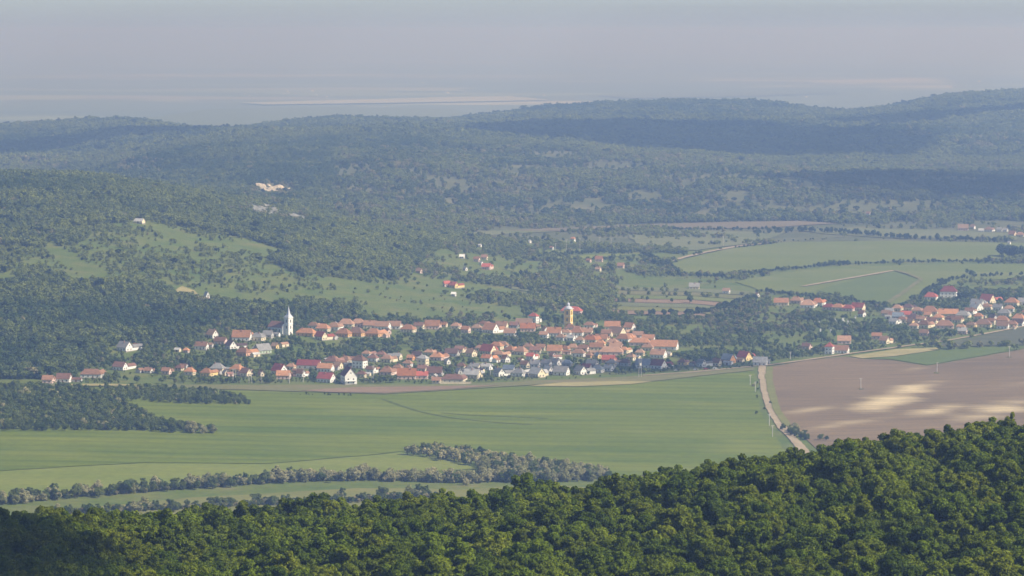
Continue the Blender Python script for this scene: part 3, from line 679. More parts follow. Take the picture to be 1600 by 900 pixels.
hs('wooded upper valley', [
 (698, 448, 13, G, 'red', 'pink', 25), (709, 450, 15, G, 'red', 'yellow', -40), (745, 409, 11, G, 'orange', 'pink', -20), (757, 406, 11, G, 'rust', 'cream', -15), (752, 414, 7, G, 'palegrey', 'white', -50), (760, 421, 15, G, 'red', 'pink', -14),
 (727, 423, 8, G, 'grey', 'white', -45), (655, 427, 11, G, 'tan', 'pink', -30), (709, 463, 9, G, 'white', 'white', -20), (895, 379, 9, P_, 'orange', 'white', -25, 2), (920, 410, 9, G, 'orange', 'pink', -30), (936, 409, 13, G, 'orange', 'pink', -10),
 (970, 419, 12, G, 'rust', 'pink', -15), (935, 424, 10, G, 'tan', 'cream', -25), (750, 386, 6, G, 'white', 'white', -30), (722, 404, 9, G, 'white', 'white', -12), (1085, 452, 17, G, 'palegrey', 'cream', -8), (1135, 459, 13, G, 'tan', 'white', -20), (1183, 464, 8, G, 'tan', 'white', -55),
 (828, 380, 6, G, 'white', 'white', -60), (862, 390, 7, G, 'rust', 'white', -30)])
hs('far right hamlet', [
 (1357, 336, 8, G, 'rust', 'white', -30), (1505, 360, 17, G, 'tan', 'pink', -10), (1520, 358, 9, G, 'salmon', 'white', -35), (1545, 362, 15, P_, 'salmon', 'white', -20), (1533, 363, 9, G, 'palegrey', 'white', -10), (1562, 362, 10, G, 'grey', 'white', -20), (1571, 362, 9, G, 'palegrey', 'white', -30),
 (1582, 369, 13, G, 'orange', 'cream', -40), (1594, 370, 15, P_, 'salmon', 'cream', -20), (1577, 382, 6, G, 'white', 'white', -40)])
ORD = ['leftmost', 'second', 'third', 'fourth', 'fifth', 'sixth', 'seventh', 'eighth', 'ninth', 'tenth', 'eleventh', 'twelfth', 'thirteenth', 'fourteenth', 'fifteenth', 'sixteenth', 'seventeenth', 'eighteenth', 'nineteenth', 'twentieth']
def ordinal(i):
    if i < 20: return ORD[i]
    n = i + 1
    return '%d%s' % (n, {1: 'st', 2: 'nd', 3: 'rd'}.get(n % 10, 'th'))
HOUSE_RECTS = []      # where houses show in the photograph, so that gardens do not grow over them
HOUSE_XY = []
def house(px, base, w, kind, roof, wall, yaw, storeys, label, group, rng):
    X, Y, Z = ground_at(px, base, 2600.0)
    for _ in range(6):                                   # keep neighbours apart
        near = [h for h in HOUSE_XY if math.hypot(h[0] - X, h[1] - Y) < 0.42 * (h[2] + w * Y / FPX)]
        if not near: break
        Y += 4.0; X *= (Y / (Y - 4.0)); Z = float(height(X, Y))
    sc = Y / FPX
    Wm = w * sc * 1.06
    th = math.radians(abs(yaw))
    if kind == 'pyramid':
        L = D = Wm / (math.cos(th) + math.sin(th))
    else:
        ratio = rng.uniform(0.58, 0.72) if w > 14 else rng.uniform(0.7, 0.85)
        if w > 30: ratio = 0.42
        L = (Wm - 0.9) / (math.cos(th) + ratio * math.sin(th)); D = min(L * ratio, 10.5)
    h = (3.5 if Wm > 9 else 2.7) * storeys + (0.35 if storeys > 1 else 0) + rng.uniform(0, 0.4)
    rise = D * (0.50 if kind == 'gable' else 0.46) * rng.uniform(0.92, 1.12)
    if kind == 'gable' and th > 0.6: rise *= 1.15
    e = add('house', None, loc=(X, Y, Z), rotz=math.radians(yaw))
    tag(e, label, 'house', group)
    HOUSE_XY.append((X, Y, Wm))
    add('wall', wall_mesh(L, D, h, rise, kind == 'gable', WM[wall]), e)
    r = add('roof', roof_mesh(L, D, h, rise, kind, RM[roof]), e)
    if Wm > 7 and rng.random() < 0.75:
        add('chimney', ME_CHIM, r, loc=(rng.uniform(-0.25, 0.25) * L, rng.choice([-1, 1]) * 0.12 * D, h + rise * 0.9))
    # windows on the sides that face the valley road, a door on the long side
    def win(x, y, z, rz, ww=1.15, hh=1.35): add('window', ME_WIN, e, (x, y, z), rz, (ww, 1, hh))
    if Wm > 6:
        nl = max(2, min(4, int(L / 3.2))); ns = 2 if D > 5 else 1
        for s in range(storeys):
            z = 1.65 + s * 2.9
            for i in range(nl):
                x = (i + 0.5) / nl * (L - 1.2) - (L - 1.2) / 2
                if s == 0 and i == nl // 2 and nl > 2:
                    add('door', ME_DOOR, e, (x, -D / 2 - 0.06, 1.05), 0, (1.1, 1, 2.1))
                else: win(x, -D / 2 - 0.06, z, 0)
            side = -1 if yaw > 0 else 1
            for i in range(ns):
                y = (i + 0.5) / ns * (D - 1.4) - (D - 1.4) / 2
                win(side * (L / 2 + 0.06), y, z, side * math.pi / 2)
        if kind == 'gable' and rise > 2.6:
            side = -1 if yaw > 0 else 1
            win(side * (L / 2 + 0.06), 0, h + rise * 0.34, side * math.pi / 2, 1.0, 1.1)
    if 14 <= w <= 36 and rng.random() < 0.8 and storeys == 1:       # a lower back wing
        wl, wd = D * rng.uniform(0.9, 1.9), min(L * 0.42, 6.0)
        yo = D / 2 + wl / 2 - 0.4; xo = rng.choice([-1, 1]) * (L / 2 - wd / 2 - 0.03)
        wm = wall_mesh(wl, wd, h * 0.86, wd * 0.42, True, WM[wall]); rm = roof_mesh(wl, wd, h * 0.86, wd * 0.42, 'gable', RM[roof], 0.35)
        add('wing_wall', wm, e, (xo, yo, 0), math.pi / 2); add('wing_roof', rm, e, (xo, yo, 0), math.pi / 2)
    pxc, pyt = project(X, Y, Z + h + rise); 
    HOUSE_RECTS.append((px - w / 2, px + w / 2, float(pyt), base, Y))
    return e, (L, D, h, rise)
BUILT = {}
for zone in sorted(set(r[8] for r in H), key=[r[8] for r in H].index):
    rows = sorted([r for r in H if r[8] == zone], key=lambda r: r[0])
    for i, r in enumerate(rows):
        if i == len(rows) - 1 and zone != 'lower row': pos = 'rightmost'
        elif i == 0: pos = 'leftmost'
        else: pos = ordinal(i) + ' from left'
        kindw = {'gable': 'gabled', 'hip': 'hipped', 'pyramid': 'pointed'}[r[3]]
        lab = '%s%s house, %s %s roof, %s %s %s' % (r[5], ' two-storey' if r[7] > 1 else '', ROOFW[r[4]], kindw, pos, 'in' , 'the ' + zone)
        if len(lab.replace('-', ' ').split()) > 16: lab = lab.replace(' ' + kindw, '')
        BUILT[(r[0], r[1])] = house(*r[:8], lab, 'houses of ' + ('the ' + zone), random.Random(int(r[0] * 31 + r[1])))
# low sheds and barns in the yards
for zone in ('lower row', 'middle row', 'upper row', 'eastern quarter'):
    rows = sorted([r for r in H if r[8] == zone], key=lambda r: r[0])
    for i, r in enumerate(rows):
        rng = random.Random(int(r[0] * 7 + r[1]))
        if rng.random() < 0.42: continue
        e, (L, D, h, rise) = BUILT[(r[0], r[1])]
        back = rng.random() < 0.6
        off = (rng.uniform(-4, 4), D / 2 + rng.uniform(9, 13)) if back else (rng.choice([-1, 1]) * (L / 2 + rng.uniform(4, 6)), rng.uniform(-1, 5))
        yw = math.radians(r[6]); X = e.location.x + off[0] * math.cos(yw) - off[1] * math.sin(yw); Y = e.location.y + off[0] * math.sin(yw) + off[1] * math.cos(yw)
        if any(math.hypot(q[0] - X, q[1] - Y) < 0.5 * (q[2] + 5) for q in HOUSE_XY): continue
        rc = rng.choice(['rust', 'brown', 'grey', 'tan', 'salmon', 'palegrey', 'darkbrown']); wc = rng.choice(['grey', 'cream', 'pink', 'white'])
        sl, sw, sh = rng.uniform(5, 10), rng.uniform(3.5, 5), rng.uniform(2.1, 2.8)
        s_ = add('shed', None, loc=(X, Y, float(height(X, Y))), rotz=yw + rng.choice([0, 0, math.pi / 2]))
        pos = 'leftmost' if i == 0 else ('rightmost' if i == len(rows) - 1 and zone != 'lower row' else ordinal(i) + ' from left')
        tag(s_, 'low %s roofed shed %s the house %s in the %s' % (ROOFW[rc], 'behind' if back else 'beside', pos, zone), 'shed', 'yard sheds of the village')
        add('wall', wall_mesh(sl, sw, sh, sw * 0.35, True, WM[wc]), s_); add('roof', roof_mesh(sl, sw, sh, sw * 0.35, 'gable', RM[rc], 0.3, 0.15), s_)
        add('door', ME_DOOR, s_, (0, -sw / 2 - 0.06, 1.0), 0, (1.8, 1, 2.0))
        HOUSE_XY.append((X, Y, sl)); px_, py_ = project(X, Y, float(height(X, Y))); HOUSE_RECTS.append((float(px_) - 6, float(px_) + 6, float(py_) - 6, float(py_), Y))
# the two-gabled house at the field edge has a balcony, the long brown-roofed one a garden wall
e, (L, D, h, rise) = BUILT[(545, 599)]
m = MB(); m.box((L / 2 + 0.8, 0, 3.0), (1.6, D * 0.8, 0.2)); 
for k in range(7): m.box((L / 2 + 1.5, -D * 0.38 + k * D * 0.76 / 6, 3.5), (0.08, 0.08, 0.9))
m.box((L / 2 + 1.5, 0, 3.98), (0.1, D * 0.8, 0.1)); m.box((L / 2 + 1.4, -D * 0.38, 1.3), (0.25, 0.25, 3.2)); m.box((L / 2 + 1.4, D * 0.38, 1.3), (0.25, 0.25, 3.2))
add('balcony', m.mesh('balcony', [WM['white']]), e)
X, Y, Z = ground_at(712, 600, 2600)
m = MB(); m.box((0, 0, 0.6), (26, 0.35, 2.4)); m.box((0, 0, 1.85), (26.2, 0.55, 0.16))
for k in range(9): m.box((-13 + k * 3.25, 0, 0.75), (0.5, 0.55, 2.7))
w = add('garden_wall', m.mesh('garden_wall', [WM['cream']]), loc=(X, Y, Z), rotz=-0.08); tag(w, 'long cream garden wall in front of the brown hipped roof at the field edge', 'wall')
# white hut and shed on the hill
X, Y, Z = ground_at(323, 466, 2600)
e = add('hut', None, loc=(X, Y, Z), rotz=math.radians(-65)); tag(e, 'small steep white gabled hut alone in the trees above the village', 'hut')
add('wall', wall_mesh(8, 6, 0.6, 6.2, True, WM['white']), e); add('roof', roof_mesh(8, 6, 0.6, 6.2, 'gable', RM['palegrey'], 0.3), e); add('window', ME_WIN, e, (4.06, 0, 3.0), math.pi / 2, (1.3, 1, 1.6)); add('door', ME_DOOR, e, (4.06, 0, 1.0), math.pi / 2, (1.2, 1, 2.0))
HOUSE_RECTS.append((316, 331, 452, 467, Y)); HOUSE_XY.append((X, Y, 8))
X, Y, Z = ground_at(218, 349, 2600)
e = add('shed', None, loc=(X, Y, Z), rotz=math.radians(-25)); tag(e, 'lone pale roofed shed at the forest edge high on the hill', 'shed')
add('wall', wall_mesh(11, 7, 2.6, 3.0, True, WM['cream']), e); add('roof', roof_mesh(11, 7, 2.6, 3.0, 'gable', RM['white'], 0.4), e); add('door', ME_DOOR, e, (0, -3.56, 1.2), 0, (2.4, 1, 2.4))
HOUSE_RECTS.append((208, 228, 336, 350, Y)); HOUSE_XY.append((X, Y, 10))

# ------------------------------------------------------------------ the two churches
M_TIN = plain_mat('tin_roof', (0.50, 0.52, 0.55), 0.45, 0.12, 1.2)
M_LOUVRE = plain_mat('louvre', (0.07, 0.06, 0.055), 0.8)
def arched(w, h, d=0.16, n=8):
    m = MB(); pts = [(-w/2, 0), (w/2, 0), (w/2, h - w/2)]
    pts += [(w/2 * math.cos(a), h - w/2 + w/2 * math.sin(a)) for a in np.linspace(0, math.pi, n)[1:-1]] + [(-w/2, h - w/2)]
    k = len(pts)
    P = [(x, -d/2, z) for x, z in pts] + [(x, d/2, z) for x, z in pts]
    m.poly(P, [tuple(range(k)), tuple(range(2*k-1, k-1, -1))] + [(i, i + k, (i+1) % k + k, (i+1) % k) for i in range(k)])
    return m.mesh('window', [M_LOUVRE])
ME_ARCH = arched(1.2, 2.8); ME_ARCHL = arched(1.5, 3.6)
def four(name, me, e, half, z, x=0.0):
    for k in range(4):
        a = k * math.pi / 2
        add(name, me, e, (math.cos(a) * (half + 0.05) - math.sin(a) * x, math.sin(a) * (half + 0.05) + math.cos(a) * x, z), a + math.pi / 2)
X, Y, Z = ground_at(451, 524, 2600)
e = add('church', None, loc=(X, Y, Z), rotz=math.radians(-42)); tag(e, 'white church with slim square tower and pointed grey spire', 'church')
add('nave_wall', wall_mesh(19, 10.5, 7.5, 5.0, True, WM['white']), e, (-13.5, 0, 0))
add('nave_roof', roof_mesh(19, 10.5, 7.5, 5.0, 'gable', RM['brown'], 0.4), e, (-13.5, 0, 0))
for k in range(4): add('window', ME_ARCHL, e, (-20 + k * 4.3, -5.3, 2.2), 0)
m = MB(); m.poly([(-5.25,-0.6,-2),(5.25,-0.6,-2),(5.25,-0.6,8.2),(3.4,-0.6,10.6),(-3.4,-0.6,10.6),(-5.25,-0.6,8.2),(-5.25,0.6,-2),(5.25,0.6,-2),(5.25,0.6,8.2),(3.4,0.6,10.6),(-3.4,0.6,10.6),(-5.25,0.6,8.2)],
 [(0,1,2,3,4,5),(11,10,9,8,7,6),(1,0,6,7),(2,1,7,8),(3,2,8,9),(4,3,9,10),(5,4,10,11),(0,5,11,6)])
add('facade', m.mesh('facade', [WM['white']]), e, (-3.6, 0, 0), math.pi / 2)
m = MB(); m.box((0, 0, 7.5), (5.6, 5.6, 19.0)); m.box((0, 0, 10.9), (6.2, 6.2, 0.5)); m.box((0, 0, 17.1), (6.5, 6.5, 0.6))
for sx in (-1, 1):
    for sy in (-1, 1): m.box((sx * 2.55, sy * 2.55, 14.0), (0.75, 0.75, 5.6))
add('tower', m.mesh('tower', [WM['white']]), e)
m = MB(); m.lathe((0, 0, 17.4), [(4.5, 0), (3.4, 1.2), (2.3, 2.4), (1.7, 3.6), (0.9, 6.8), (0.12, 10.2)], 4, 0, math.pi / 4); m.tube((0, 0, 27.4), (0, 0, 29.2), 0.09, 0.07, 5, 0); m.box((0, 0, 28.6), (0.9, 0.14, 0.14))
add('spire', m.mesh('spire', [M_TIN]), e)
four('window', ME_ARCH, e, 2.8, 12.4); add('door', ME_ARCHL, e, (2.87, 0, 0), math.pi / 2)
four('window', ME_ARCH, e, 2.8, 6.6)
HOUSE_RECTS.append((438, 464, 478, 524, Y)); HOUSE_RECTS.append((436, 462, 506, 523, Y)); HOUSE_XY.append((X, Y, 12)); HOUSE_XY.append((X - 9, Y + 8, 14))
X, Y, Z = ground_at(888, 514, 2600)
e = add('church_tower', None, loc=(X, Y, Z), rotz=math.radians(-22)); tag(e, 'yellow church tower with grey domed cap above the orange roofs', 'tower')
MY = plain_mat('plaster_tower_yellow', (0.82, 0.55, 0.12), 0.9, 0.10, 2.5)
m = MB(); m.box((0, 0, 9.0), (6.8, 6.8, 22.0)); 
add('shaft', m.mesh('shaft', [MY]), e)
m = MB()
for sx in (-1, 1):
    for sy in (-1, 1): m.box((sx * 3.3, sy * 3.3, 8.9), (0.4, 0.4, 21.8))
for z in (6.5, 13.2, 19.6): m.box((0, 0, z), (7.2, 7.2, 0.35))
m.box((0, 0, 20.2), (8.0, 8.0, 0.55))
add('cornice', m.mesh('cornice', [WM['white']]), e)
m = MB(); m.lathe((0, 0, 20.45), [(4.2, 0), (4.2, 0.3), (3.5, 1.3), (2.5, 2.2), (1.55, 2.6), (1.5, 3.8), (1.75, 3.9), (1.6, 4.6), (1.0, 5.4), (0.3, 6.0), (0.1, 7.2)], 12)
m.tube((0, 0, 27.4), (0, 0, 29.0), 0.09, 0.07, 5); m.box((0, 0, 28.5), (0.9, 0.14, 0.14))
add('dome', m.mesh('dome', [M_TIN]), e)
four('window', ME_ARCHL, e, 3.4, 14.6); four('window', ME_ARCH, e, 3.4, 8.2); four('window', ME_ARCH, e, 3.4, 2.4)
HOUSE_RECTS.append((880, 896, 470, 515, Y)); HOUSE_RECTS.append((880, 896, 494, 512, Y)); HOUSE_XY.append((X, Y, 8))

# ------------------------------------------------------------------ tree shapes
def rand_dirs(rng, n, up=0.0):
    d = rng.normal(size=(n, 3)); d[:, 2] += up
    return d / np.linalg.norm(d, axis=1)[:, None]
def crown_arrays(seed, R, Hc, z0, lobes, leaves, size, lobe_r=(0.30, 0.46), fill=0.15, reach=(0.35, 0.72), up=0.35, jit=0.55):
    """leaf sprays over the lobes of a crown: half width R, height Hc, foot at z0"""
    rng = np.random.default_rng(seed)
    C, Rl = [], []
    for k in range(lobes):
        d = rand_dirs(rng, 1, up)[0]
        q = rng.uniform(*reach)
        C.append([d[0] * R * q, d[1] * R * q, z0 + Hc * 0.5 + d[2] * Hc * 0.5 * q * 1.05]); Rl.append(R * rng.uniform(*lobe_r))
    C.append([0, 0, z0 + Hc * 0.55]); Rl.append(R * 0.5)
    C = np.array(C); Rl = np.array(Rl)
    w = Rl ** 2; w /= w.sum()
    li = rng.choice(len(C), leaves, p=w)
    d = rand_dirs(rng, leaves, 0.25)
    rr = np.where(rng.random(leaves) < fill, rng.uniform(0.4, 0.9, leaves), 0.86 + 0.34 * rng.random(leaves) ** 1.6 + 0.25 * (rng.random(leaves) < 0.06))
    p = C[li] + d * (Rl[li] * rr)[:, None] * np.array([1, 1, 0.85])
    deep = np.zeros(leaves, bool)
    for c, r in zip(C, Rl):
        deep |= np.linalg.norm((p - c) / np.array([1, 1, 0.85]), axis=1) < r * 0.8
    keep = ~deep | (rng.random(leaves) < fill)
    p, d = p[keep], d[keep]
    n = len(p)
    nrm = d + rng.normal(size=(n, 3)) * jit + np.array([0, 0, 0.25]); nrm /= np.linalg.norm(nrm, axis=1)[:, None]
    t = np.cross(nrm, rng.normal(size=(n, 3))); t /= np.linalg.norm(t, axis=1)[:, None]
    b = np.cross(nrm, t)
    s = (size * rng.uniform(0.6, 1.4, n))[:, None]
    bend = nrm * s * 0.25
    V = np.stack([p - t * s * 0.6 - bend, p + b * s * 0.42 + bend * 0.5, p + t * s * 0.6 - bend, p - b * s * 0.42 + bend * 0.5], 1).reshape(-1, 3)
    F = np.arange(4 * n).reshape(n, 4)
    return V, F
def trunk_mb(seed, h, r, R, limbs=5):
    rr = random.Random(seed); m = MB()
    top = (rr.uniform(-.3, .3), rr.uniform(-.3, .3), h)
    m.tube((0, 0, -1.0), (top[0] * 0.5, top[1] * 0.5, h * 0.5), r * 1.25, r * 0.9, 7); m.tube((top[0] * 0.5, top[1] * 0.5, h * 0.5), top, r * 0.9, r * 0.45, 7)
    for k in range(limbs):
        a = k * 2 * math.pi / limbs + rr.uniform(-.4, .4); z = h * rr.uniform(0.45, 0.8)
        m.tube((top[0] * 0.6, top[1] * 0.6, z), (math.cos(a) * R * 0.6, math.sin(a) * R * 0.6, z + h * rr.uniform(0.15, 0.35)), r * 0.5, r * 0.15, 5)
    return m
def joined_tree(seed, R, Hc, z0, lobes, leaves, size, mat, r=0.22, **kw):
    V, F = crown_arrays(seed, R, Hc, z0, lobes, leaves, size, **kw)
    t = trunk_mb(seed, z0 + Hc * 0.6, r, R, 3)
    tv = np.array(t.v); tf = [np.array([f], int) + len(V) for f in t.f]
    quads = np.array([f for f in t.f if len(f) == 4], int) + len(V)
    return mesh_np('tree', np.concatenate([V, tv]), [F, quads], [mat, MAT_BARK], np.concatenate([np.zeros(len(F)), np.ones(len(quads))]))
L_OAKS = [leaf_mat('oak_leaves', (0.088, 0.130, 0.007), (0.195, 0.238, 0.014), wl=1.6, transl=0.34), leaf_mat('hornbeam_leaves', (0.084, 0.130, 0.006), (0.175, 0.232, 0.013), wl=1.6, transl=0.34), leaf_mat('turkey_oak_leaves', (0.074, 0.112, 0.006), (0.205, 0.235, 0.014), wl=1.4, transl=0.34)]
L_DARK = leaf_mat('dark_leaves', (0.066, 0.106, 0.022), (0.160, 0.192, 0.048), wl=1.8)
L_PALE = leaf_mat('acacia_blossom', (0.22, 0.235, 0.095), (0.43, 0.40, 0.22), wl=1.5, transl=0.15)
L_GARDEN = leaf_mat('garden_leaves', (0.060, 0.105, 0.024), (0.170, 0.205, 0.055), wl=2.0)
L_INST = leaf_mat('woodland_leaves', None, None, instancer=True, wl=3.5, transl=0.3)
def proto_collection(name, meshes):
    c = bpy.data.collections.new(name)
    for i, me in enumerate(meshes):
        o = bpy.data.objects.new('%s_shape_%02d' % (name, i), me); c.objects.link(o)
    return c
def scatter(name, P, S, idx, tint, coll, label, rz=None):
    """one mass of woodland: a tree of the collection on every point"""
    n = len(P)
    me = bpy.data.meshes.new(name); me.vertices.add(n); me.vertices.foreach_set('co', np.asarray(P, np.float32).ravel())
    a = me.attributes.new('size', 'FLOAT_VECTOR', 'POINT'); a.data.foreach_set('vector', np.asarray(S, np.float32).ravel())
    a = me.attributes.new('turn', 'FLOAT_VECTOR', 'POINT')
    tv = np.zeros((n, 3), np.float32); tv[:, 2] = RNG.uniform(0, 6.283, n); tv[:, :2] = RNG.normal(0, 0.05, (n, 2)); a.data.foreach_set('vector', tv.ravel())
    a = me.attributes.new('which', 'INT', 'POINT'); a.data.foreach_set('value', np.asarray(idx, np.int32))
    a = me.attributes.new('tint', 'FLOAT_COLOR', 'POINT'); tc = np.ones((n, 4), np.float32); tc[:, :3] = tint; a.data.foreach_set('color', tc.ravel())
    o = add(name, me)
    ng = bpy.data.node_groups.new(name, 'GeometryNodeTree')
    ng.interface.new_socket('Geometry', in_out='INPUT', socket_type='NodeSocketGeometry'); ng.interface.new_socket('Geometry', in_out='OUTPUT', socket_type='NodeSocketGeometry')
    gi = ng.nodes.new('NodeGroupInput'); go = ng.nodes.new('NodeGroupOutput')
    ip = ng.nodes.new('GeometryNodeInstanceOnPoints'); ci = ng.nodes.new('GeometryNodeCollectionInfo')
    ci.inputs['Collection'].default_value = coll; ci.inputs['Separate Children'].default_value = True; ci.inputs['Reset Children'].default_value = True
    def na(nm, t):
        x = ng.nodes.new('GeometryNodeInputNamedAttribute'); x.data_type = t; x.inputs['Name'].default_value = nm
        return x.outputs['Attribute']
    er = ng.nodes.new('FunctionNodeEulerToRotation')
    ng.links.new(na('turn', 'FLOAT_VECTOR'), er.inputs[0])
    ng.links.new(gi.outputs[0], ip.inputs['Points']); ng.links.new(ci.outputs[0], ip.inputs['Instance'])
    ip.inputs['Pick Instance'].default_value = True
    ng.links.new(na('which', 'INT'), ip.inputs['Instance Index']); ng.links.new(er.outputs[0], ip.inputs['Rotation']); ng.links.new(na('size', 'FLOAT_VECTOR'), ip.inputs['Scale'])
    ng.links.new(ip.outputs[0], go.inputs[0])
    md = o.modifiers.new('trees', 'NODES'); md.node_group = ng
    return tag(o, label, None, None, 'stuff')
def jgrid(x0, x1, y0, y1, s, rng=RNG, jit=0.42):
    gx, gy = np.meshgrid(np.arange(x0, x1, s), np.arange(y0, y1, s))
    gx = gx + (np.arange(gx.shape[0]) % 2)[:, None] * s * 0.5
    P = np.stack([gx.ravel(), gy.ravel()], -1)
    return P + rng.uniform(-jit, jit, P.shape) * s
def seen(P, margin=120):
    z = height(P[:, 0], P[:, 1])
    px, py = project(P[:, 0], P[:, 1], z)
    return z, px, py, (px > -margin) & (px < 1600 + margin)

# ------------------------------------------------------------------ the near forest
OAKS = []
for k in range(12):
    R = 3.1 + 0.45 * (k % 4); Hc = 6.8 + 0.8 * (k % 3)
    V, F = crown_arrays(100 + k, R, Hc, 4.8, 26 + 3 * (k % 5), 10500, 0.42, lobe_r=(0.14, 0.32), fill=0.10, reach=(0.40, 0.98))
    OAKS.append((mesh_np('crown', V, F, [L_OAKS[k % 3]]), trunk_mb(100 + k, 9.5, 0.28, R, 6).mesh('trunk', [MAT_BARK])))
P = jgrid(-330, 380, 560, 1130, 6.7)
z, px, py, ok = seen(P, 260)
P, z, px, py = P[ok], z[ok], px[ok], py[ok]
hs_ = 0.98 + 0.40 * fbm(P[:, 0], P[:, 1], 40.0, 2) + RNG.normal(0, 0.13, len(P))
hs_ = np.clip(hs_, 0.62, 1.38)
top = z + hs_ * 12.3
tpx, tpy = project(P[:, 0], P[:, 1], top)
# a tree shows when its top stands clear of the trees in front of it
order = np.argsort(P[:, 1])
hor = np.full(400, 5000.0); vis = np.zeros(len(P))
for i in order:
    wpx = 3.8 * hs_[i] * FPX / P[i, 1]
    a, b = int((tpx[i] - wpx) / 8) + 80, int((tpx[i] + wpx) / 8) + 81
    a, b = max(a, 0), min(b, 400)
    if b <= a: continue
    seg = hor[a:b]; vis[i] = np.clip(seg - tpy[i], 0, 90).mean() * (b - a) * 8 if tpy[i] < 900 else 0
    inn = (tpx[i] > -20) & (tpx[i] < 1620)
    if not inn: vis[i] = 0
    hor[a + (b - a) // 6: b - (b - a) // 6] = np.minimum(hor[a + (b - a) // 6: b - (b - a) // 6], tpy[i] + 3)
sel = np.argsort(-vis)[:300]; sel = sel[vis[sel] > 0]
isel = np.zeros(len(P), bool); isel[sel] = True
def place_oak(i, label, group):
    k = int(RNG.integers(len(OAKS))); s = hs_[i]
    e = add('oak_tree', None, loc=(P[i, 0], P[i, 1], z[i]), rotz=RNG.uniform(0, 6.28), scale=(s * RNG.uniform(0.95, 1.12), s * RNG.uniform(0.95, 1.12), s))
    tag(e, label, 'tree', group)
    add('crown', OAKS[k][0], e); add('trunk', OAKS[k][1], e)
for i in sel:
    if tpx[i] < 330 and tpy[i] > 780 + max(0, tpx[i] - 180) * 0.5: place_oak(i, 'leafy oak in the dark cloud-shaded corner of the near forest', 'shaded oaks of the near forest')
    elif tpy[i] < np.interp(tpx[i], [0, 600, 900, 1200, 1300, 1600], [800, 800, 765, 712, 685, 655]): place_oak(i, 'leafy oak along the skyline edge of the near forest', 'oaks on the crest of the near forest')
    else: place_oak(i, 'sunlit leafy oak within the dense near forest', 'sunlit oaks of the near forest')
# one tree stands out above the crest at the right edge
X, Y, Z = ground_at(1574, 672, 850.0, 905.0)
e = add('oak_tree', None, loc=(X, Y, Z), scale=(0.75, 0.75, 1.32)); tag(e, 'tall oak standing above the forest crest at the far right', 'tree', 'oaks on the crest of the near forest'); add('crown', OAKS[2][0], e); add('trunk', OAKS[2][1], e)
rest = np.nonzero(~isel)[0]
oakp = []
for k in range(6):
    R = 3.1 + 0.45 * (k % 4); Hc = 6.8 + 0.8 * (k % 3)
    oakp.append(joined_tree(100 + k, R, Hc, 4.8, 30, 8000, 0.50, L_INST, r=0.28, lobe_r=(0.15, 0.30), fill=0.10, reach=(0.45, 0.95)))
C_OAK = proto_collection('oak', oakp)
def tint(n, dark, light, rng=RNG):
    t = rng.random((n, 1)); return np.array(dark) * (1 - t) + np.array(light) * t
S = np.stack([hs_[rest] * 1.03, hs_[rest] * 1.03, hs_[rest]], -1)
scatter('forest', np.concatenate([P[rest], z[rest][:, None]], 1), S, RNG.integers(0, 6, len(rest)), tint(len(rest), (0.084, 0.126, 0.007), (0.192, 0.236, 0.014)), C_OAK, 'remaining trees of the near forest')

# ------------------------------------------------------------------ hedges and groves in the valley
def tree_set(seed0, n, mat, Rr, Hr, lobes, leaves, size, parts=True, low=0.05):
    out = []
    for k in range(n):
        R = Rr[0] + (Rr[1] - Rr[0]) * k / max(1, n - 1); Hc = Hr[0] + (Hr[1] - Hr[0]) * ((k * 2) % n) / n
        z0 = Hc * low
        if parts:
            V, F = crown_arrays(seed0 + k, R, Hc, z0, lobes, leaves, size, lobe_r=(0.2, 0.36), reach=(0.4, 0.95), up=0.15)
            out.append((mesh_np('crown', V, F, [mat]), trunk_mb(seed0 + k, z0 + Hc * 0.6, 0.2, R, 4).mesh('trunk', [MAT_BARK])))
        else: out.append(joined_tree(seed0 + k, R, Hc, z0, lobes, leaves, size, mat, jit=0.32))
    return out
T_PALE = tree_set(300, 6, L_PALE, (3.0, 4.5), (6.0, 8.5), 16, 1700, 0.55)
T_DARK = tree_set(320, 6, L_DARK, (2.8, 4.0), (6.0, 9.0), 16, 1700, 0.55)
def world_line(pts, spacing, ymin=1750):
    W = np.array(world_poly(pts, ymin)); d = np.concatenate([[0], np.cumsum(np.hypot(*np.diff(W, axis=0).T))])
    t = np.arange(0, d[-1], spacing)
    return np.stack([np.interp(t, d, W[:, 0]), np.interp(t, d, W[:, 1])], -1)
def put_tree(kind, x, y, s, label, group, name):
    st = T_PALE if kind == 'pale' else T_DARK
    c, t = st[int(RNG.integers(len(st)))]
    e = add(name, None, loc=(x, y, float(height(x, y))), rotz=RNG.uniform(0, 6.28), scale=(s * RNG.uniform(0.9, 1.15), s * RNG.uniform(0.9, 1.15), s))
    tag(e, label, 'tree', group); add('crown', c, e); add('trunk', t, e)
C_MID = proto_collection('bush_tree', tree_set(320, 6, L_INST, (2.4, 3.6), (6.0, 8.5), 10, 520, 0.85, parts=False))
def hedge(pts, spacing, width, pale, smin, smax, lab_pale, lab_dark, group, rows=2):
    for r in range(rows):
        L_ = world_line(pts, spacing)
        for p in L_:
            if RNG.random() < 0.12: continue
            q = p + RNG.normal(0, 1, 2) * (width * 0.5 + 0.25 * spacing) + np.array([0, r * width * 0.6])
            pp, _ = project(q[0], q[1], 0)
            f = pale(float(pp)) if callable(pale) else pale
            s = RNG.uniform(smin, smax)
            if RNG.random() < f: put_tree('pale', q[0], q[1], s, lab_pale, group, 'acacia_tree')
            else: put_tree('dark', q[0], q[1], s * 0.95, lab_dark, group, 'hedge_tree')
pf = lambda x: float(np.interp(x, [0, 150, 250, 350, 420, 760, 900, 960], [0.45, 0.5, 0.2, 0.5, 0.78, 0.85, 0.6, 0.5]))
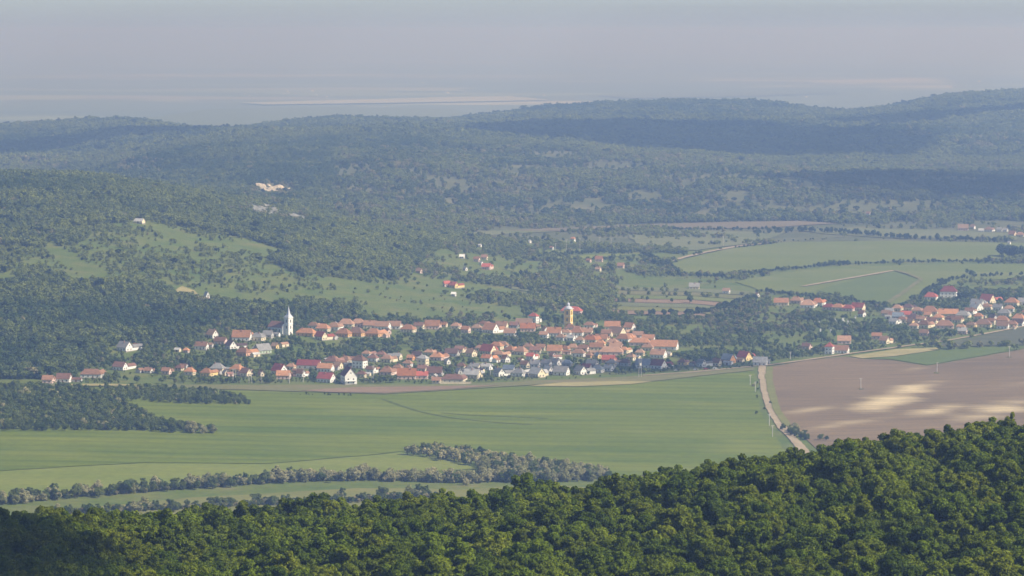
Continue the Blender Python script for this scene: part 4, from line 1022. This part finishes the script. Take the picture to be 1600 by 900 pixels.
hedge([(-60, 795), (30, 784), (120, 777), (300, 763), (450, 753), (560, 750), (720, 754), (850, 752), (950, 747)], 4.4, 6.0, pf, 0.65, 1.2,
      'pale blossoming acacia in the long hedge below the wheat', 'dark green tree in the long hedge below the wheat', 'trees of the long hedge below the wheat', 3)
hedge([(60, 806), (160, 802), (270, 797), (420, 790), (540, 786), (600, 780), (680, 778)], 8.0, 7.0, 0.08, 0.6, 1.1,
      'greyish acacia in the tree row behind the near forest crest', 'dark bushy tree in the row behind the near forest crest', 'tree row behind the near forest crest', 2)
def fill_poly(poly, s, pale, smin, smax, lab_pale, lab_dark, group, cap, stuffname, stufflabel, ymin=1750):
    W = world_poly(poly, ymin); W = [(float(a), float(b)) for a, b in W]
    a = np.array(W); Q = jgrid(a[:, 0].min(), a[:, 0].max(), a[:, 1].min(), a[:, 1].max(), s)
    Q = Q[in_poly(Q[:, 0], Q[:, 1], W)]
    z_ = height(Q[:, 0], Q[:, 1]); px_, py_ = project(Q[:, 0], Q[:, 1], z_)
    Q = Q[(px_ > -60) & (px_ < 1660)]
    Q = Q[np.argsort(Q[:, 1])]
    for q in Q[:cap]:
        pp, _ = project(q[0], q[1], 0)
        f = pale(float(pp)) if callable(pale) else pale
        s_ = RNG.uniform(smin, smax) + 0.25 * float(fbm(q[0], q[1], 45.0))
        if RNG.random() < f: put_tree('pale', q[0], q[1], s_, lab_pale, group, 'acacia_tree')
        else: put_tree('dark', q[0], q[1], s_, lab_dark, group, 'grove_tree')
    if len(Q) > cap:
        R_ = Q[cap:]; n = len(R_); s_ = RNG.uniform(smin, smax, n); tt = tint(n, (0.066, 0.106, 0.022), (0.160, 0.192, 0.048))
        pq, _ = project(R_[:, 0], R_[:, 1], 0); fr = np.array([pale(float(v)) if callable(pale) else pale for v in pq]); pm = RNG.random(n) < fr
        tt[pm] = tint(int(pm.sum()), (0.22, 0.235, 0.095), (0.43, 0.40, 0.22))
        scatter(stuffname, np.concatenate([R_, height(R_[:, 0], R_[:, 1])[:, None]], 1), np.stack([s_] * 3, -1), RNG.integers(0, 6, n), tt, C_MID, stufflabel)
_u = []
for pts, w_ in (([(-60, 795), (30, 784), (120, 777), (300, 763), (450, 753), (560, 750), (720, 754), (850, 752), (950, 747)], 5.0), ([(60, 806), (160, 802), (270, 797), (420, 790), (540, 786), (600, 780), (680, 778)], 5.0)):
    for r in range(4):
        L_ = world_line(pts, 2.6); _u.append(L_ + RNG.normal(0, w_ * 0.7, L_.shape) + np.array([0, 3.0]))
_u = np.concatenate(_u); _s = RNG.uniform(0.22, 0.6, len(_u)); _t = tint(len(_u), (0.055, 0.085, 0.022), (0.15, 0.165, 0.06)); _p = RNG.random(len(_u)) < 0.3; _t[_p] = tint(int(_p.sum()), (0.2, 0.2, 0.09), (0.36, 0.32, 0.19))
scatter('hedge_undergrowth', np.concatenate([_u, height(_u[:, 0], _u[:, 1])[:, None]], 1), np.stack([_s * 1.4, _s * 1.4, _s], -1), RNG.integers(0, 6, len(_u)), _t, C_MID, 'shrubs and undergrowth filling the hedges below the wheat')
fill_poly([(628, 710), (690, 703), (760, 714), (880, 731), (955, 744), (930, 752), (860, 754), (770, 748), (740, 730)], 6.0, 0.68, 0.65, 1.1,
          'pale blossoming acacia in the pointed grove amid the wheat', 'dark green tree in the pointed grove amid the wheat', 'trees of the pointed grove amid the wheat', 130, 'grove_rest', 'far trees of the pointed grove')
GROVE = [(-80, 611), (20, 606), (110, 606), (150, 615), (190, 622), (205, 636), (240, 655), (275, 666), (352, 680), (300, 678), (200, 674), (-80, 675)]
fill_poly(GROVE, 6.6, lambda x: 0.8 if x > 285 else 0.025, 0.55, 1.1, 'pale blossoming acacia at the tip of the wide grove left in the wheat', 'dark bushy tree in the wide grove left in the wheat', 'trees of the wide grove left in the wheat', 190, 'grove_rest', 'far trees of the wide grove')
GROVE2 = [(150, 607), (230, 608), (330, 613), (385, 627), (402, 633), (290, 632), (200, 627)]
fill_poly(GROVE2, 6.2, 0.05, 0.5, 0.85, 'pale bush in the narrow upper grove', 'dark bush in the narrow upper grove', 'bushes of the narrow upper grove', 60, 'grove_rest', 'far bushes of the narrow grove')
hedge([(455, 617), (500, 618), (555, 619)], 4, 2, 0.0, 0.15, 0.42, '', 'small dark bush at the brown strip', 'bushes at the brown strip', 1)
hedge([(1232, 672), (1255, 686), (1285, 690)], 5, 5, 0.2, 0.5, 0.8, 'greyish bush beside the lower dirt road', 'dark bush beside the lower dirt road', 'bushes beside the lower dirt road', 2)
hedge([(1185, 600), (1190, 625), (1197, 650)], 24, 1, 0.1, 0.25, 0.45, 'pale bush on the wheat side of the dirt road', 'small bush on the wheat side of the dirt road', 'bushes along the dirt road', 1)
hedge([(985, 752), (1040, 746), (1100, 738)], 6, 5, 0.4, 0.3, 0.6, 'pale bush at the lower wheat edge', 'dark bush at the lower wheat edge', 'bushes at the lower wheat edge', 1)

# ------------------------------------------------------------------ gardens, hill woods and far forest
ALL_FIELDS = FIELD_POLYS
VILLAGE = [(60, 600), (110, 585), (180, 540), (300, 520), (330, 505), (430, 488), (520, 497), (700, 503), (830, 488), (950, 492), (1010, 505), (1070, 520), (1190, 545), (1200, 574), (1050, 582), (900, 592), (700, 600), (300, 600)]
EAST = [(1195, 463), (1280, 462), (1400, 480), (1450, 452), (1540, 455), (1720, 460), (1720, 505), (1610, 508), (1500, 526), (1400, 541), (1330, 552), (1230, 562), (1195, 568), (1060, 545), (1040, 520), (1010, 500), (1100, 492)]
CLEARINGS = [(222, 263, 30, 9), (426, 300, 30, 10), (415, 332, 32, 8), (464, 343, 18, 6), (640, 262, 26, 6), (800, 300, 46, 12), (740, 338, 50, 7), (1245, 285, 14, 24), (1500, 265, 90, 5), (1120, 320, 60, 8), (600, 285, 26, 5), (1420, 215, 30, 6), (1540, 230, 40, 8), (1470, 149, 20, 3), (700, 300, 40, 7), (960, 262, 40, 4), (880, 330, 60, 6), (1000, 340, 60, 6), (1060, 290, 26, 9), (560, 330, 40, 5), (1330, 335, 90, 4), (60, 258, 40, 6)]
def blocked(px, py):
    b = np.zeros(len(px), bool)
    for pl in ALL_FIELDS: b |= in_poly(px, py, pl)
    return b
def covers_house(px, py, P, hgt, rad):
    """share of a house hidden behind a tree of this height"""
    bad = np.zeros(len(px), bool)
    tx, ty = project(P[:, 0], P[:, 1], height(P[:, 0], P[:, 1]) + hgt)
    rp = rad * FPX / P[:, 1]
    for x0, x1, yt, yb, Yh in HOUSE_RECTS:
        ox = np.minimum(px + rp, x1) - np.maximum(px - rp, x0)
        oy = np.minimum(py, yb) - np.maximum(ty, yt)
        infront = P[:, 1] < Yh
        bad |= infront & (ox > 1.0) & (oy > 0.13 * (yb - yt))
    for hx, hy, w in HOUSE_XY:
        bad |= np.hypot(P[:, 0] - hx, P[:, 1] - hy) < w * 0.45 + rad * 0.7
    return bad
T_GARDEN = tree_set(360, 8, L_GARDEN, (2.2, 3.6), (5.0, 8.0), 10, 560, 0.80, parts=False)
# gardens of the village
P = jgrid(-560, 700, 2700, 3700, 5.6)
z, px, py, ok = seen(P, 60)
ok &= in_poly(px, py, VILLAGE) | in_poly(px, py, EAST)
ok &= ~blocked(px, py)
P, z, px, py = P[ok], z[ok], px[ok], py[ok]
sc = np.clip(RNG.normal(0.78, 0.2, len(P)) + 0.4 * fbm(P[:, 0], P[:, 1], 60.0), 0.32, 1.35)
small = covers_house(px, py, P, sc * 7.5, sc * 2.9)
sc = np.where(small, np.minimum(sc, RNG.uniform(0.24, 0.36, len(P))), sc)
small2 = covers_house(px, py, P, sc * 7.5, sc * 2.9)
keep = ~small2 & (RNG.random(len(P)) < np.clip(np.where(px > 1010, 0.50, 0.66) + 1.5 * fbm(P[:, 0], P[:, 1], 45.0), 0.08, 0.97))
P, z, px, py, sc = P[keep], z[keep], px[keep], py[keep], sc[keep]
rank = np.argsort(-(sc / P[:, 1]))
for i in rank[:300]:
    o = add('garden_tree', T_GARDEN[int(RNG.integers(8))], loc=(P[i, 0], P[i, 1], z[i]), rotz=RNG.uniform(0, 6.28), scale=(sc[i] * RNG.uniform(0.9, 1.2), sc[i] * RNG.uniform(0.9, 1.2), sc[i]))
    if px[i] > 1200: tag(o, 'tall leafy tree among the houses of the eastern quarter', 'tree', 'tall trees of the eastern quarter')
    elif py[i] > 560: tag(o, 'tall leafy garden tree between the lower houses of the village', 'tree', 'tall garden trees of the lower village')
    else: tag(o, 'tall leafy garden tree between the upper houses of the village', 'tree', 'tall garden trees of the upper village')
r_ = rank[300:]
gp = tint(len(r_), (0.060, 0.105, 0.024), (0.185, 0.215, 0.060))
pal = RNG.random(len(r_)) < np.where((px[r_] > 1080) & (px[r_] < 1260) & (py[r_] < 525), 0.5, 0.05)
gp[pal] = tint(int(pal.sum()), (0.15, 0.155, 0.08), (0.24, 0.23, 0.13))
scatter('garden_shrubbery', np.concatenate([P[r_], z[r_][:, None]], 1), np.stack([sc[r_] * 1.1, sc[r_] * 1.1, sc[r_]], -1), RNG.integers(0, 6, len(r_)), gp, C_MID, 'garden trees and shrubs between the houses')
# woods on the hill behind the village and in the valley
C_FAR = proto_collection('wood_tree', tree_set(420, 6, L_INST, (3.4, 5.0), (7.0, 9.5), 9, 300, 1.25, parts=False))
def wood(name, label, y0, y1, s, extra=None, xmax=None, coll=None, size=1.0):
    w = 0.185 * y1
    P = jgrid(-w, w, y0, y1, s)
    z, px, py, ok = seen(P, 90)
    ok &= ~in_poly(px, py, VILLAGE) & ~in_poly(px, py, EAST) & ~blocked(px, py)
    ok &= ~((P[:, 1] < 3000) & (py > np.interp(px, [-100, 60, 300, 1200, 1240, 1700], [601, 598, 560, 540, 560, 480])))
    P, z, px, py = P[ok], z[ok], px[ok], py[ok]
    n = fbm(P[:, 0], P[:, 1], 95.0, 4); n2 = fbm(P[:, 0] + 777, P[:, 1], 420.0, 4)
    dens = np.full(len(P), 1.0)
    mead = in_poly(px + n * 90, py + n * 26, HILL_MEADOW)
    dens = np.where(mead, np.clip(0.34 + 1.5 * n, 0.0, 0.95), dens)
    strip = in_poly(px, py, [(60, 384), (85, 378), (130, 410), (178, 436), (150, 438), (105, 418)]) | in_poly(px, py, [(222, 352), (245, 350), (330, 376), (300, 392)]) | in_poly(px, py, [(490, 443), (520, 434), (640, 450), (660, 467), (600, 474)])
    dens = np.where(strip, 0.03, dens)
    valley = (px > 560) & (P[:, 1] < 5150) & (P[:, 1] > 2900) & (py > np.interp(px, [560, 700, 800, 1600], [480, 380, 352, 345]))
    dens = np.where(valley, np.clip(0.40 + 1.4 * n, 0.04, 0.95), dens)
    openv = valley & (px > 960)
    dens = np.where(openv, np.clip(0.17 + 1.2 * n, 0.01, 0.9), dens)
    scrub = (P[:, 1] > 4300) & (P[:, 1] < 6100) & (px > 520)
    dens = np.where(scrub & ~valley, np.clip(0.62 + 1.5 * n, 0.08, 1.0), dens)
    inclear = np.zeros(len(P), bool)
    for cx, cy_, rx, ry in CLEARINGS:
        d = ((px - cx) / rx) ** 2 + ((py - cy_) / ry) ** 2 + n * 1.2
        inclear |= d < 1.6
        dens = np.where(d < 1, np.minimum(dens, 0.28 if cy_ < 290 or cx > 470 else 0.10), dens)
    hr = covers_house(px, py, P, 8.0, 3.2)
    k = (RNG.random(len(P)) < dens) & ~hr
    P, z, px, py, n, n2, mead, valley, scrub, inclear = [a[k] for a in (P, z, px, py, n, n2, mead, valley, scrub, inclear)]
    sz = np.clip(RNG.normal(0.9, 0.16, len(P)) + 0.35 * n, 0.45, 1.4) * size
    sz = np.where(mead | valley, sz, sz * 1.15)
    sz = np.where(mead, sz * RNG.uniform(0.3, 0.75, len(P)), sz)
    sz = np.where(valley, sz * RNG.uniform(0.5, 0.95, len(P)), sz)
    t = np.clip(0.45 + RNG.normal(0, 0.19, len(P)) + n * 0.7 + n2 * 0.9 + 0.30 * mead + 0.2 * valley + 0.12 * scrub, 0, 1)[:, None]
    col = np.array([0.054, 0.092, 0.026]) * (1 - t) + np.array([0.205, 0.240, 0.060]) * t
    pale = (RNG.random(len(P)) < np.where(valley | scrub, 0.10 + 0.25 * np.clip(n2 * 2, 0, 1), 0.012) + 0.3 * inclear)
    col[pale] = tint(int(pale.sum()), (0.17, 0.175, 0.08), (0.27, 0.25, 0.14))
    dk = (RNG.random(len(P)) < 0.05); col[dk] = np.array([0.020, 0.038, 0.016])
    conifer = in_poly(px, py, [(1290, 276), (1400, 272), (1700, 274), (1700, 320), (1330, 316), (1280, 305)])
    col[conifer] *= 0.6
    return scatter(name, np.concatenate([P, (z - 0.3)[:, None]], 1), np.stack([sz * 1.08, sz * 1.08, sz], -1), RNG.integers(0, 6, len(P)), col, coll or C_FAR, label)
wood('hillside_woods', 'woods on the hill and in the valley above the village', 2750, 4450, 6.2)
wood('hill_forest', 'forest and scrub on the hills with the quarry', 4450, 6500, 8.4, size=1.12)
wood('far_forest', 'hazy forest on the farthest hills', 6500, 10200, 13.0, size=1.75)
# single trees on the plots behind the tower and along the far hedges
for x, y, s in [(1011, 470, 0.9), (1050, 473, 0.9), (1078, 474, 1.3), (1042, 466, 0.6), (1094, 398, 0.6), (893, 455, 0.9), (848, 462, 0.9), (1519, 432, 1.7), (1511, 428, 0.9), (945, 452, 1.3), (958, 470, 1.2), (881, 428, 0.9), (806, 434, 1.2), (802, 424, 1.1)]:
    X, Y, Z = ground_at(x, y, 2600)
    o = add('field_tree', T_GARDEN[int(RNG.integers(8))], loc=(X, Y, Z), rotz=RNG.uniform(0, 6), scale=(s * 1.1, s * 1.1, s)); tag(o, 'single round tree on the open plots and fields behind the village', 'tree', 'single trees on the plots')
def far_hedge(pts, sp, s0, s1, rows=2):
    out = []
    for r in range(rows):
        L_ = world_line(pts, sp); out.append(L_ + RNG.normal(0, 3.0, L_.shape))
    Q = np.concatenate(out); n = len(Q); s_ = RNG.uniform(s0, s1, n)
    return Q, s_
HQ = [far_hedge([(1140, 436), (1200, 425), (1300, 415), (1420, 411), (1580, 409)], 6, 0.4, 0.8), far_hedge([(1180, 366), (1260, 362), (1330, 366), (1420, 374), (1580, 379)], 7, 0.6, 1.3), far_hedge([(1150, 388), (1230, 378), (1300, 374)], 9, 0.3, 0.6, 1),
      far_hedge([(860, 400), (930, 396), (990, 397)], 6, 0.5, 0.9), far_hedge([(900, 352), (1000, 348), (1240, 344), (1320, 348)], 8, 0.5, 1.0), far_hedge([(880, 364), (1010, 360), (1220, 359)], 8, 0.5, 0.9), far_hedge([(1010, 400), (1040, 417), (1060, 432), (1140, 436)], 7, 0.5, 1.1), far_hedge([(1570, 400), (1588, 404), (1600, 405)], 5, 1.4, 2.4),
      far_hedge([(1200, 458), (1300, 470), (1400, 482)], 7, 0.5, 0.9), far_hedge([(1440, 462), (1480, 440), (1520, 434), (1600, 430)], 8, 0.5, 0.8), far_hedge([(1010, 493), (1080, 493), (1120, 487), (1180, 468)], 6, 0.6, 1.1), far_hedge([(1500, 470), (1512, 470)], 4, 1.3, 1.7)]
Q = np.concatenate([a for a, b in HQ]); s_ = np.concatenate([b for a, b in HQ])
scatter('far_hedges', np.concatenate([Q, height(Q[:, 0], Q[:, 1])[:, None]], 1), np.stack([s_] * 3, -1), RNG.integers(0, 6, len(Q)), tint(len(Q), (0.028, 0.052, 0.018), (0.07, 0.098, 0.034)), C_MID, 'hedges between the fields behind the village')

# ------------------------------------------------------------------ quarry, poles, cars, gravestones, far buildings
M_LIME = plain_mat('limestone', (0.47, 0.40, 0.29), 0.95, 0.4, 5.0)
M_LIMEG = plain_mat('grey_limestone', (0.23, 0.23, 0.20), 0.95, 0.5, 5.0)
def rock_bank(name, pts, mat, label, amp, seed):
    """bare broken rock: a rough bank standing out of the slope"""
    o = sheet(name, pts, mat, 4.0, lift=2.0, block=False, label=label)
    me = o.data; n = len(me.vertices); co = np.zeros(n * 3, np.float32); me.vertices.foreach_get('co', co); co = co.reshape(-1, 3)
    co[:, 2] += amp * (0.4 + 2.2 * np.abs(fbm(co[:, 0] + seed, co[:, 1], 16.0, 3))) + np.random.default_rng(seed).uniform(-amp * 0.3, amp * 0.3, n)
    me.vertices.foreach_set('co', co.ravel()); me.polygons.foreach_set('use_smooth', np.zeros(len(me.polygons), bool)); me.update()
    del o['kind']; o['category'] = 'rock'
    return o
rock_bank('rock_face', [(396, 289), (412, 290), (430, 296), (454, 298), (456, 304), (440, 312), (420, 307), (404, 299)], M_LIME, 'bright cream limestone face of the quarry on the second hill', 3.0, 3)
rock_bank('rock_face', [(383, 323), (400, 326), (420, 323), (446, 328), (447, 337), (428, 341), (402, 336)], M_LIMEG, 'grey limestone outcrop just below the bright quarry face', 2.5, 5)
rock_bank('rock_face', [(449, 336), (465, 340), (481, 347), (472, 350), (454, 343)], M_LIMEG, 'smaller grey outcrop trailing right below the quarry', 2.0, 8)
def pole(px, py, h, label, kind='post', group=None):
    X, Y, Z = ground_at(px, py, 1750)
    e = add('utility_pole', None, loc=(X, Y, Z), rotz=0.5); tag(e, label, 'pole', group)
    if kind == 'post':
        m = MB(); m.tube((0, 0, -1), (0, 0, h), 0.30, 0.19, 8); add('shaft', m.mesh('shaft', [M_CONC]), e)
        m = MB(); m.box((0, 0, h - 0.6), (2.6, 0.16, 0.16)); m.box((0, 0, h - 1.5), (1.8, 0.14, 0.14)); add('crossarm', m.mesh('crossarm', [M_CONC]), e)
        for dx in (-1.2, 0, 1.2):
            m = MB(); m.lathe((dx, 0, h - 0.52), [(0.07, 0), (0.13, 0.1), (0.07, 0.2), (0.11, 0.3), (0.05, 0.4)], 6); add('insulator', m.mesh('insulator', [WM['white']]), e)
    else:
        m = MB()
        for dx in (-1.3, 1.3): m.tube((dx, 0, -1), (dx * 0.7, 0, h), 0.24, 0.16, 7)
        add('shaft', m.mesh('shaft', [M_CONC]), e)
        m = MB(); m.box((0, 0, h - 0.4), (4.2, 0.22, 0.22)); m.box((0, 0, h * 0.62), (2.4, 0.16, 0.16)); add('crossarm', m.mesh('crossarm', [M_CONC]), e)
        if kind == 'transformer':
            m = MB(); m.box((0, -0.5, h * 0.62 + 1.0), (1.9, 1.3, 1.8)); m.box((0, -0.5, h * 0.62 + 2.0), (2.1, 1.5, 0.2)); add('transformer', m.mesh('transformer', [M_CONC]), e)
    return e
for px, py, h, lab in [(1345, 609, 10, 'concrete pole with grassy foot alone in mid ploughed field'), (1464, 584, 10, 'concrete pole near the green wedge in the ploughed field'), (1577, 559, 11, 'rightmost concrete pole in the ploughed field'),
                       (1235, 563, 8, 'pole where the track leaves the dirt road')]:
    e = pole(px, py, h, lab)
    m = MB(); rr = random.Random(px)
    for k in range(26):
        a, d = rr.uniform(0, 6.28), rr.uniform(0, 3.2); x, y = math.cos(a) * d, math.sin(a) * d * 0.8
        m.poly([(x - .35, y, 0.2), (x + .35, y, 0.2), (x + rr.uniform(-.3, .3), y + rr.uniform(-.2, .2), rr.uniform(0.7, 1.5))], [(0, 1, 2)])
    tag(add('grass_tuft', m.mesh('grass_tuft', [L_DARK]), e), None)
for i, (px, py, k) in enumerate([(366, 598, 'twin'), (391, 599, 'twin'), (408, 599, 'post'), (583, 598, 'post'), (474, 597, 'post'), (748, 595, 'post'), (766, 593, 'post'), (1000, 590, 'transformer'), (452, 599, 'post')]):
    pole(px, py, [12, 12, 10, 15, 10, 13, 13, 17, 9][i], ['twin concrete pole below the grey hipped house', 'twin concrete pole below the brown gabled house', 'concrete pole by the cream gable at the field edge', 'tall concrete pole between crimson house and orange roofs', 'concrete pole at the field edge below the crimson roof', 'concrete pole below the pale grey roofs', 'right one of two poles below the pale grey roofs', 'twin pole carrying a transformer below the blue grey roof', 'short pole by the orange shed roof'][i], k)
for i, (px, py) in enumerate([(1172, 602), (1180, 613), (1202, 665), (1207, 683)]):
    pole(px, py, 9, '%s of the poles on the wheat side of the dirt road' % ['farthest', 'second farthest', 'second nearest', 'nearest'][i])
for i, (px, py) in enumerate([(868, 398), (885, 392), (906, 390), (937, 388), (955, 389), (1130, 385)]):
    pole(px, py, 15, '%s of the far poles in the valley meadows' % ['leftmost', 'second from left', 'third from left', 'fourth from left', 'fifth from left', 'rightmost'][i])
M_PAINT = [plain_mat('car_paint_%d' % i, c, 0.3, 0.03) for i, c in enumerate([(0.8, 0.8, 0.8), (0.55, 0.57, 0.6), (0.35, 0.05, 0.05), (0.8, 0.8, 0.78)])]
M_RUBBER = plain_mat('rubber', (0.02, 0.02, 0.02), 0.9)
def car(px, py, mat, rz, label):
    X, Y, Z = ground_at(px, py, 2600)
    e = add('parked_car', None, loc=(X, Y, Z + 0.7), rotz=rz); tag(e, label, 'car', 'cars parked along the track below the houses')
    m = MB(); P = []
    for y in (-0.85, 0.85):
        P += [(-2.1, y, 0.35), (2.1, y, 0.35), (2.15, y, 0.75), (1.2, y, 0.92), (-2.1, y, 0.95)]
    m.poly(P, [(0,1,2,3,4), (9,8,7,6,5), (1,0,5,6), (2,1,6,7), (3,2,7,8), (4,3,8,9), (0,4,9,5)]); add('body', m.mesh('body', [mat]), e)
    m = MB(); P = []
    for y, s in ((-0.74, -1), (0.74, 1)): P += [(-1.9, y, 0.94), (1.15, y, 0.93), (0.45, y * 0.9, 1.45), (-1.5, y * 0.9, 1.48)]
    m.poly(P, [(0,1,2,3), (7,6,5,4), (2,1,5,6), (3,2,6,7), (0,3,7,4)]); m.box((-0.5, 0, 1.49), (1.9, 1.3, 0.06), 1); add('cabin', m.mesh('cabin', [M_GLASS, mat]), e)
    for sx in (-1.3, 1.3):
        for sy in (-0.82, 0.82):
            m = MB(); m.tube((sx, sy - 0.1, 0.32), (sx, sy + 0.1, 0.32), 0.32, 0.32, 10); add('wheel', m.mesh('wheel', [M_RUBBER]), e)
for i, (px, py, c, rz, lab) in enumerate([(1057, 580.5, 0, 0.4, 'white car parked leftmost on the track below the houses'), (1087, 579.5, 1, 0.2, 'silver car parked second on the track below the houses'), (1103, 578.5, 2, 0.2, 'dark red car parked third on the track below the houses'), (1117, 577.5, 3, 0.3, 'white car parked nearest the dirt road junction')]):
    car(px, py, M_PAINT[c], rz, lab)
# cemetery on the wooded slope
M_MARBLE = plain_mat('marble', (0.78, 0.77, 0.74), 0.6, 0.08)
rr = random.Random(9)
ME_GRAVE = []
for k in range(3):
    m = MB(); m.box((0, 0, 0.2), (1.1, 2.2, 0.5)); m.box((0, 1.0, 1.0), (1.0 + 0.2 * k, 0.25, 2.0 + 0.3 * k)); m.box((0, 1.0, 2.1 + 0.25 * k), (0.5, 0.2, 0.5)); ME_GRAVE.append(m.mesh('gravestone', [M_MARBLE]))
for k in range(44):
    px, py = rr.gauss(1305, 20), rr.gauss(507, 7)
    if not (1262 < px < 1345 and 492 < py < 520): continue
    X, Y, Z = ground_at(px, py, 2600)
    o = add('gravestone', ME_GRAVE[k % 3], loc=(X, Y, Z + 0.2), rotz=rr.uniform(-0.5, 0.2), scale=(1.3, 1.0, 1.2)); tag(o, 'white gravestone in the cemetery among trees below the orange roofed row', 'gravestone', 'gravestones of the wooded cemetery')
# buildings far out on the plain
for k in range(34):
    if k < 14: px, py = rr.uniform(1195, 1290), 0; py = 101 - (px - 1195) * 0.05
    elif k < 26: px, py = rr.uniform(375, 520), rr.uniform(142, 152)
    else: px, py = rr.choice([(700, 146), (727, 145), (935, 106), (660, 130), (1090, 152), (1260, 152), (1530, 128), (850, 150)])
    X, Y, Z = ground_at(px, py, 12500)
    s = Y / FPX; L = rr.uniform(1.6, 4.5) * s; D = L * 0.4; h = s * rr.uniform(1.0, 1.9)
    e = add('distant_building', None, loc=(X, Y, Z), rotz=rr.uniform(-0.3, 0.3)); grp = ['town', 'village', 'farm'][0 if k < 14 else 1 if k < 26 else 2]
    tag(e, {'town': 'tiny pale building of the far town at the horizon haze', 'village': 'tiny white building of the far village above the pale stubble field', 'farm': 'tiny isolated white building out on the hazy plain'}[grp], 'building', 'far buildings of the %s' % grp)
    add('wall', wall_mesh(L, D, h, D * 0.3, True, WM['white'], 4.0), e); add('roof', roof_mesh(L, D, h, D * 0.3, 'gable', RM['tan' if k % 3 else 'white'], 0.5, 1.0), e)

# ------------------------------------------------------------------ clouds overhead: they stand above the picture and shade parts of the land
M_CLOUD, nt, b, out = new_mat('cloud'); b.inputs['Base Color'].default_value = (0.9, 0.9, 0.9, 1); b.inputs['Roughness'].default_value = 1.0
tr = nt.nodes.new('ShaderNodeBsdfTranslucent'); tr.inputs['Color'].default_value = (0.9, 0.9, 0.9, 1)
mx = nt.nodes.new('ShaderNodeMixShader'); mx.inputs[0].default_value = 0.3
nt.links.new(b.outputs[0], mx.inputs[1]); nt.links.new(tr.outputs[0], mx.inputs[2]); nt.links.new(mx.outputs[0], out.inputs[0])
CLOUD_Z = 1500.0
def cloud(X, Y, Z, rx, ry, turn, n, label, seed):
    """cumulus whose shade falls on the ground point (X, Y, Z)"""
    k = (CLOUD_Z - Z) / TO_SUN.z
    cx, cy_ = X + TO_SUN.x * k, Y + TO_SUN.y * k
    rr = random.Random(seed); bm = bmesh.new()
    lim = min(rx, ry)
    for i in range(n):
        a = rr.uniform(0, 6.283); q = math.sqrt(rr.random()); r = lim * rr.uniform(0.16, 0.42) * (1.15 - 0.6 * q)
        u, v = math.cos(a) * q * (rx - r * 0.6), math.sin(a) * q * (ry - r * 0.6)
        x, y = u * math.cos(turn) - v * math.sin(turn), u * math.sin(turn) + v * math.cos(turn)
        M = Matrix.Translation((x, y, r * 0.25)) @ Matrix.Diagonal((r, r, r * 0.55, 1))
        bmesh.ops.create_icosphere(bm, subdivisions=2, radius=1.0, matrix=M)
    me = bpy.data.meshes.new('cloud'); bm.to_mesh(me); bm.free(); me.materials.append(M_CLOUD)
    me.polygons.foreach_set('use_smooth', np.ones(len(me.polygons), bool))
    o = add('cloud', me, loc=(cx, cy_, CLOUD_Z)); tag(o, label, 'cloud', 'cumulus clouds above the valley')
cloud(-232, 760, 175, 150, 150, 0.0, 120, 'cumulus cloud that shades the left end of the near forest', 1)
cloud(115, 2850, 0, 135, 40, 0.30, 110, 'small cumulus cloud that shades the field edge of the village', 2)
def shade_at(px, py, rx, ry, turn, n, label, seed):
    X, Y, Z = ground_at(px, py, 2600); cloud(X, Y, Z, rx, ry, turn, n, label, seed)
shade_at(1075, 218, 480, 800, 0.25, 240, 'large cumulus cloud that shades the middle of the far hills', 3)
shade_at(1480, 291, 330, 150, 0.0, 140, 'cumulus cloud that shades the wood at the right', 4)
shade_at(20, 238, 190, 320, 0.2, 120, 'cumulus cloud that shades the left hollow of the hills', 5)
shade_at(1520, 182, 420, 240, 0.1, 120, 'cumulus cloud that shades the right end of the far hills', 6)
shade_at(262, 212, 190, 260, 0.1, 120, 'cumulus cloud that shades the slope behind the quarry hill', 7)

# ------------------------------------------------------------------ haze
hz = bpy.data.materials.new('haze'); hz.use_nodes = True; nt = hz.node_tree; nt.nodes.clear()
out = nt.nodes.new('ShaderNodeOutputMaterial'); pv = nt.nodes.new('ShaderNodeVolumePrincipled')
pv.inputs['Color'].default_value = rgba(HAZE_COLOR); pv.inputs['Density'].default_value = HAZE_DENSITY
pv.inputs['Anisotropy'].default_value = 0.3; pv.inputs['Absorption Color'].default_value = (1, 1, 1, 1)
nt.links.new(pv.outputs[0], out.inputs['Volume'])
m = MB(); zb, zt = -90.0, 360.0
m.box((0, 40000, (zb + zt) / 2), (250000, 120000, zt - zb))
o = add('haze', m.mesh('haze', [hz])); tag(o, 'thin even summer haze over the whole landscape', None, None, 'stuff')
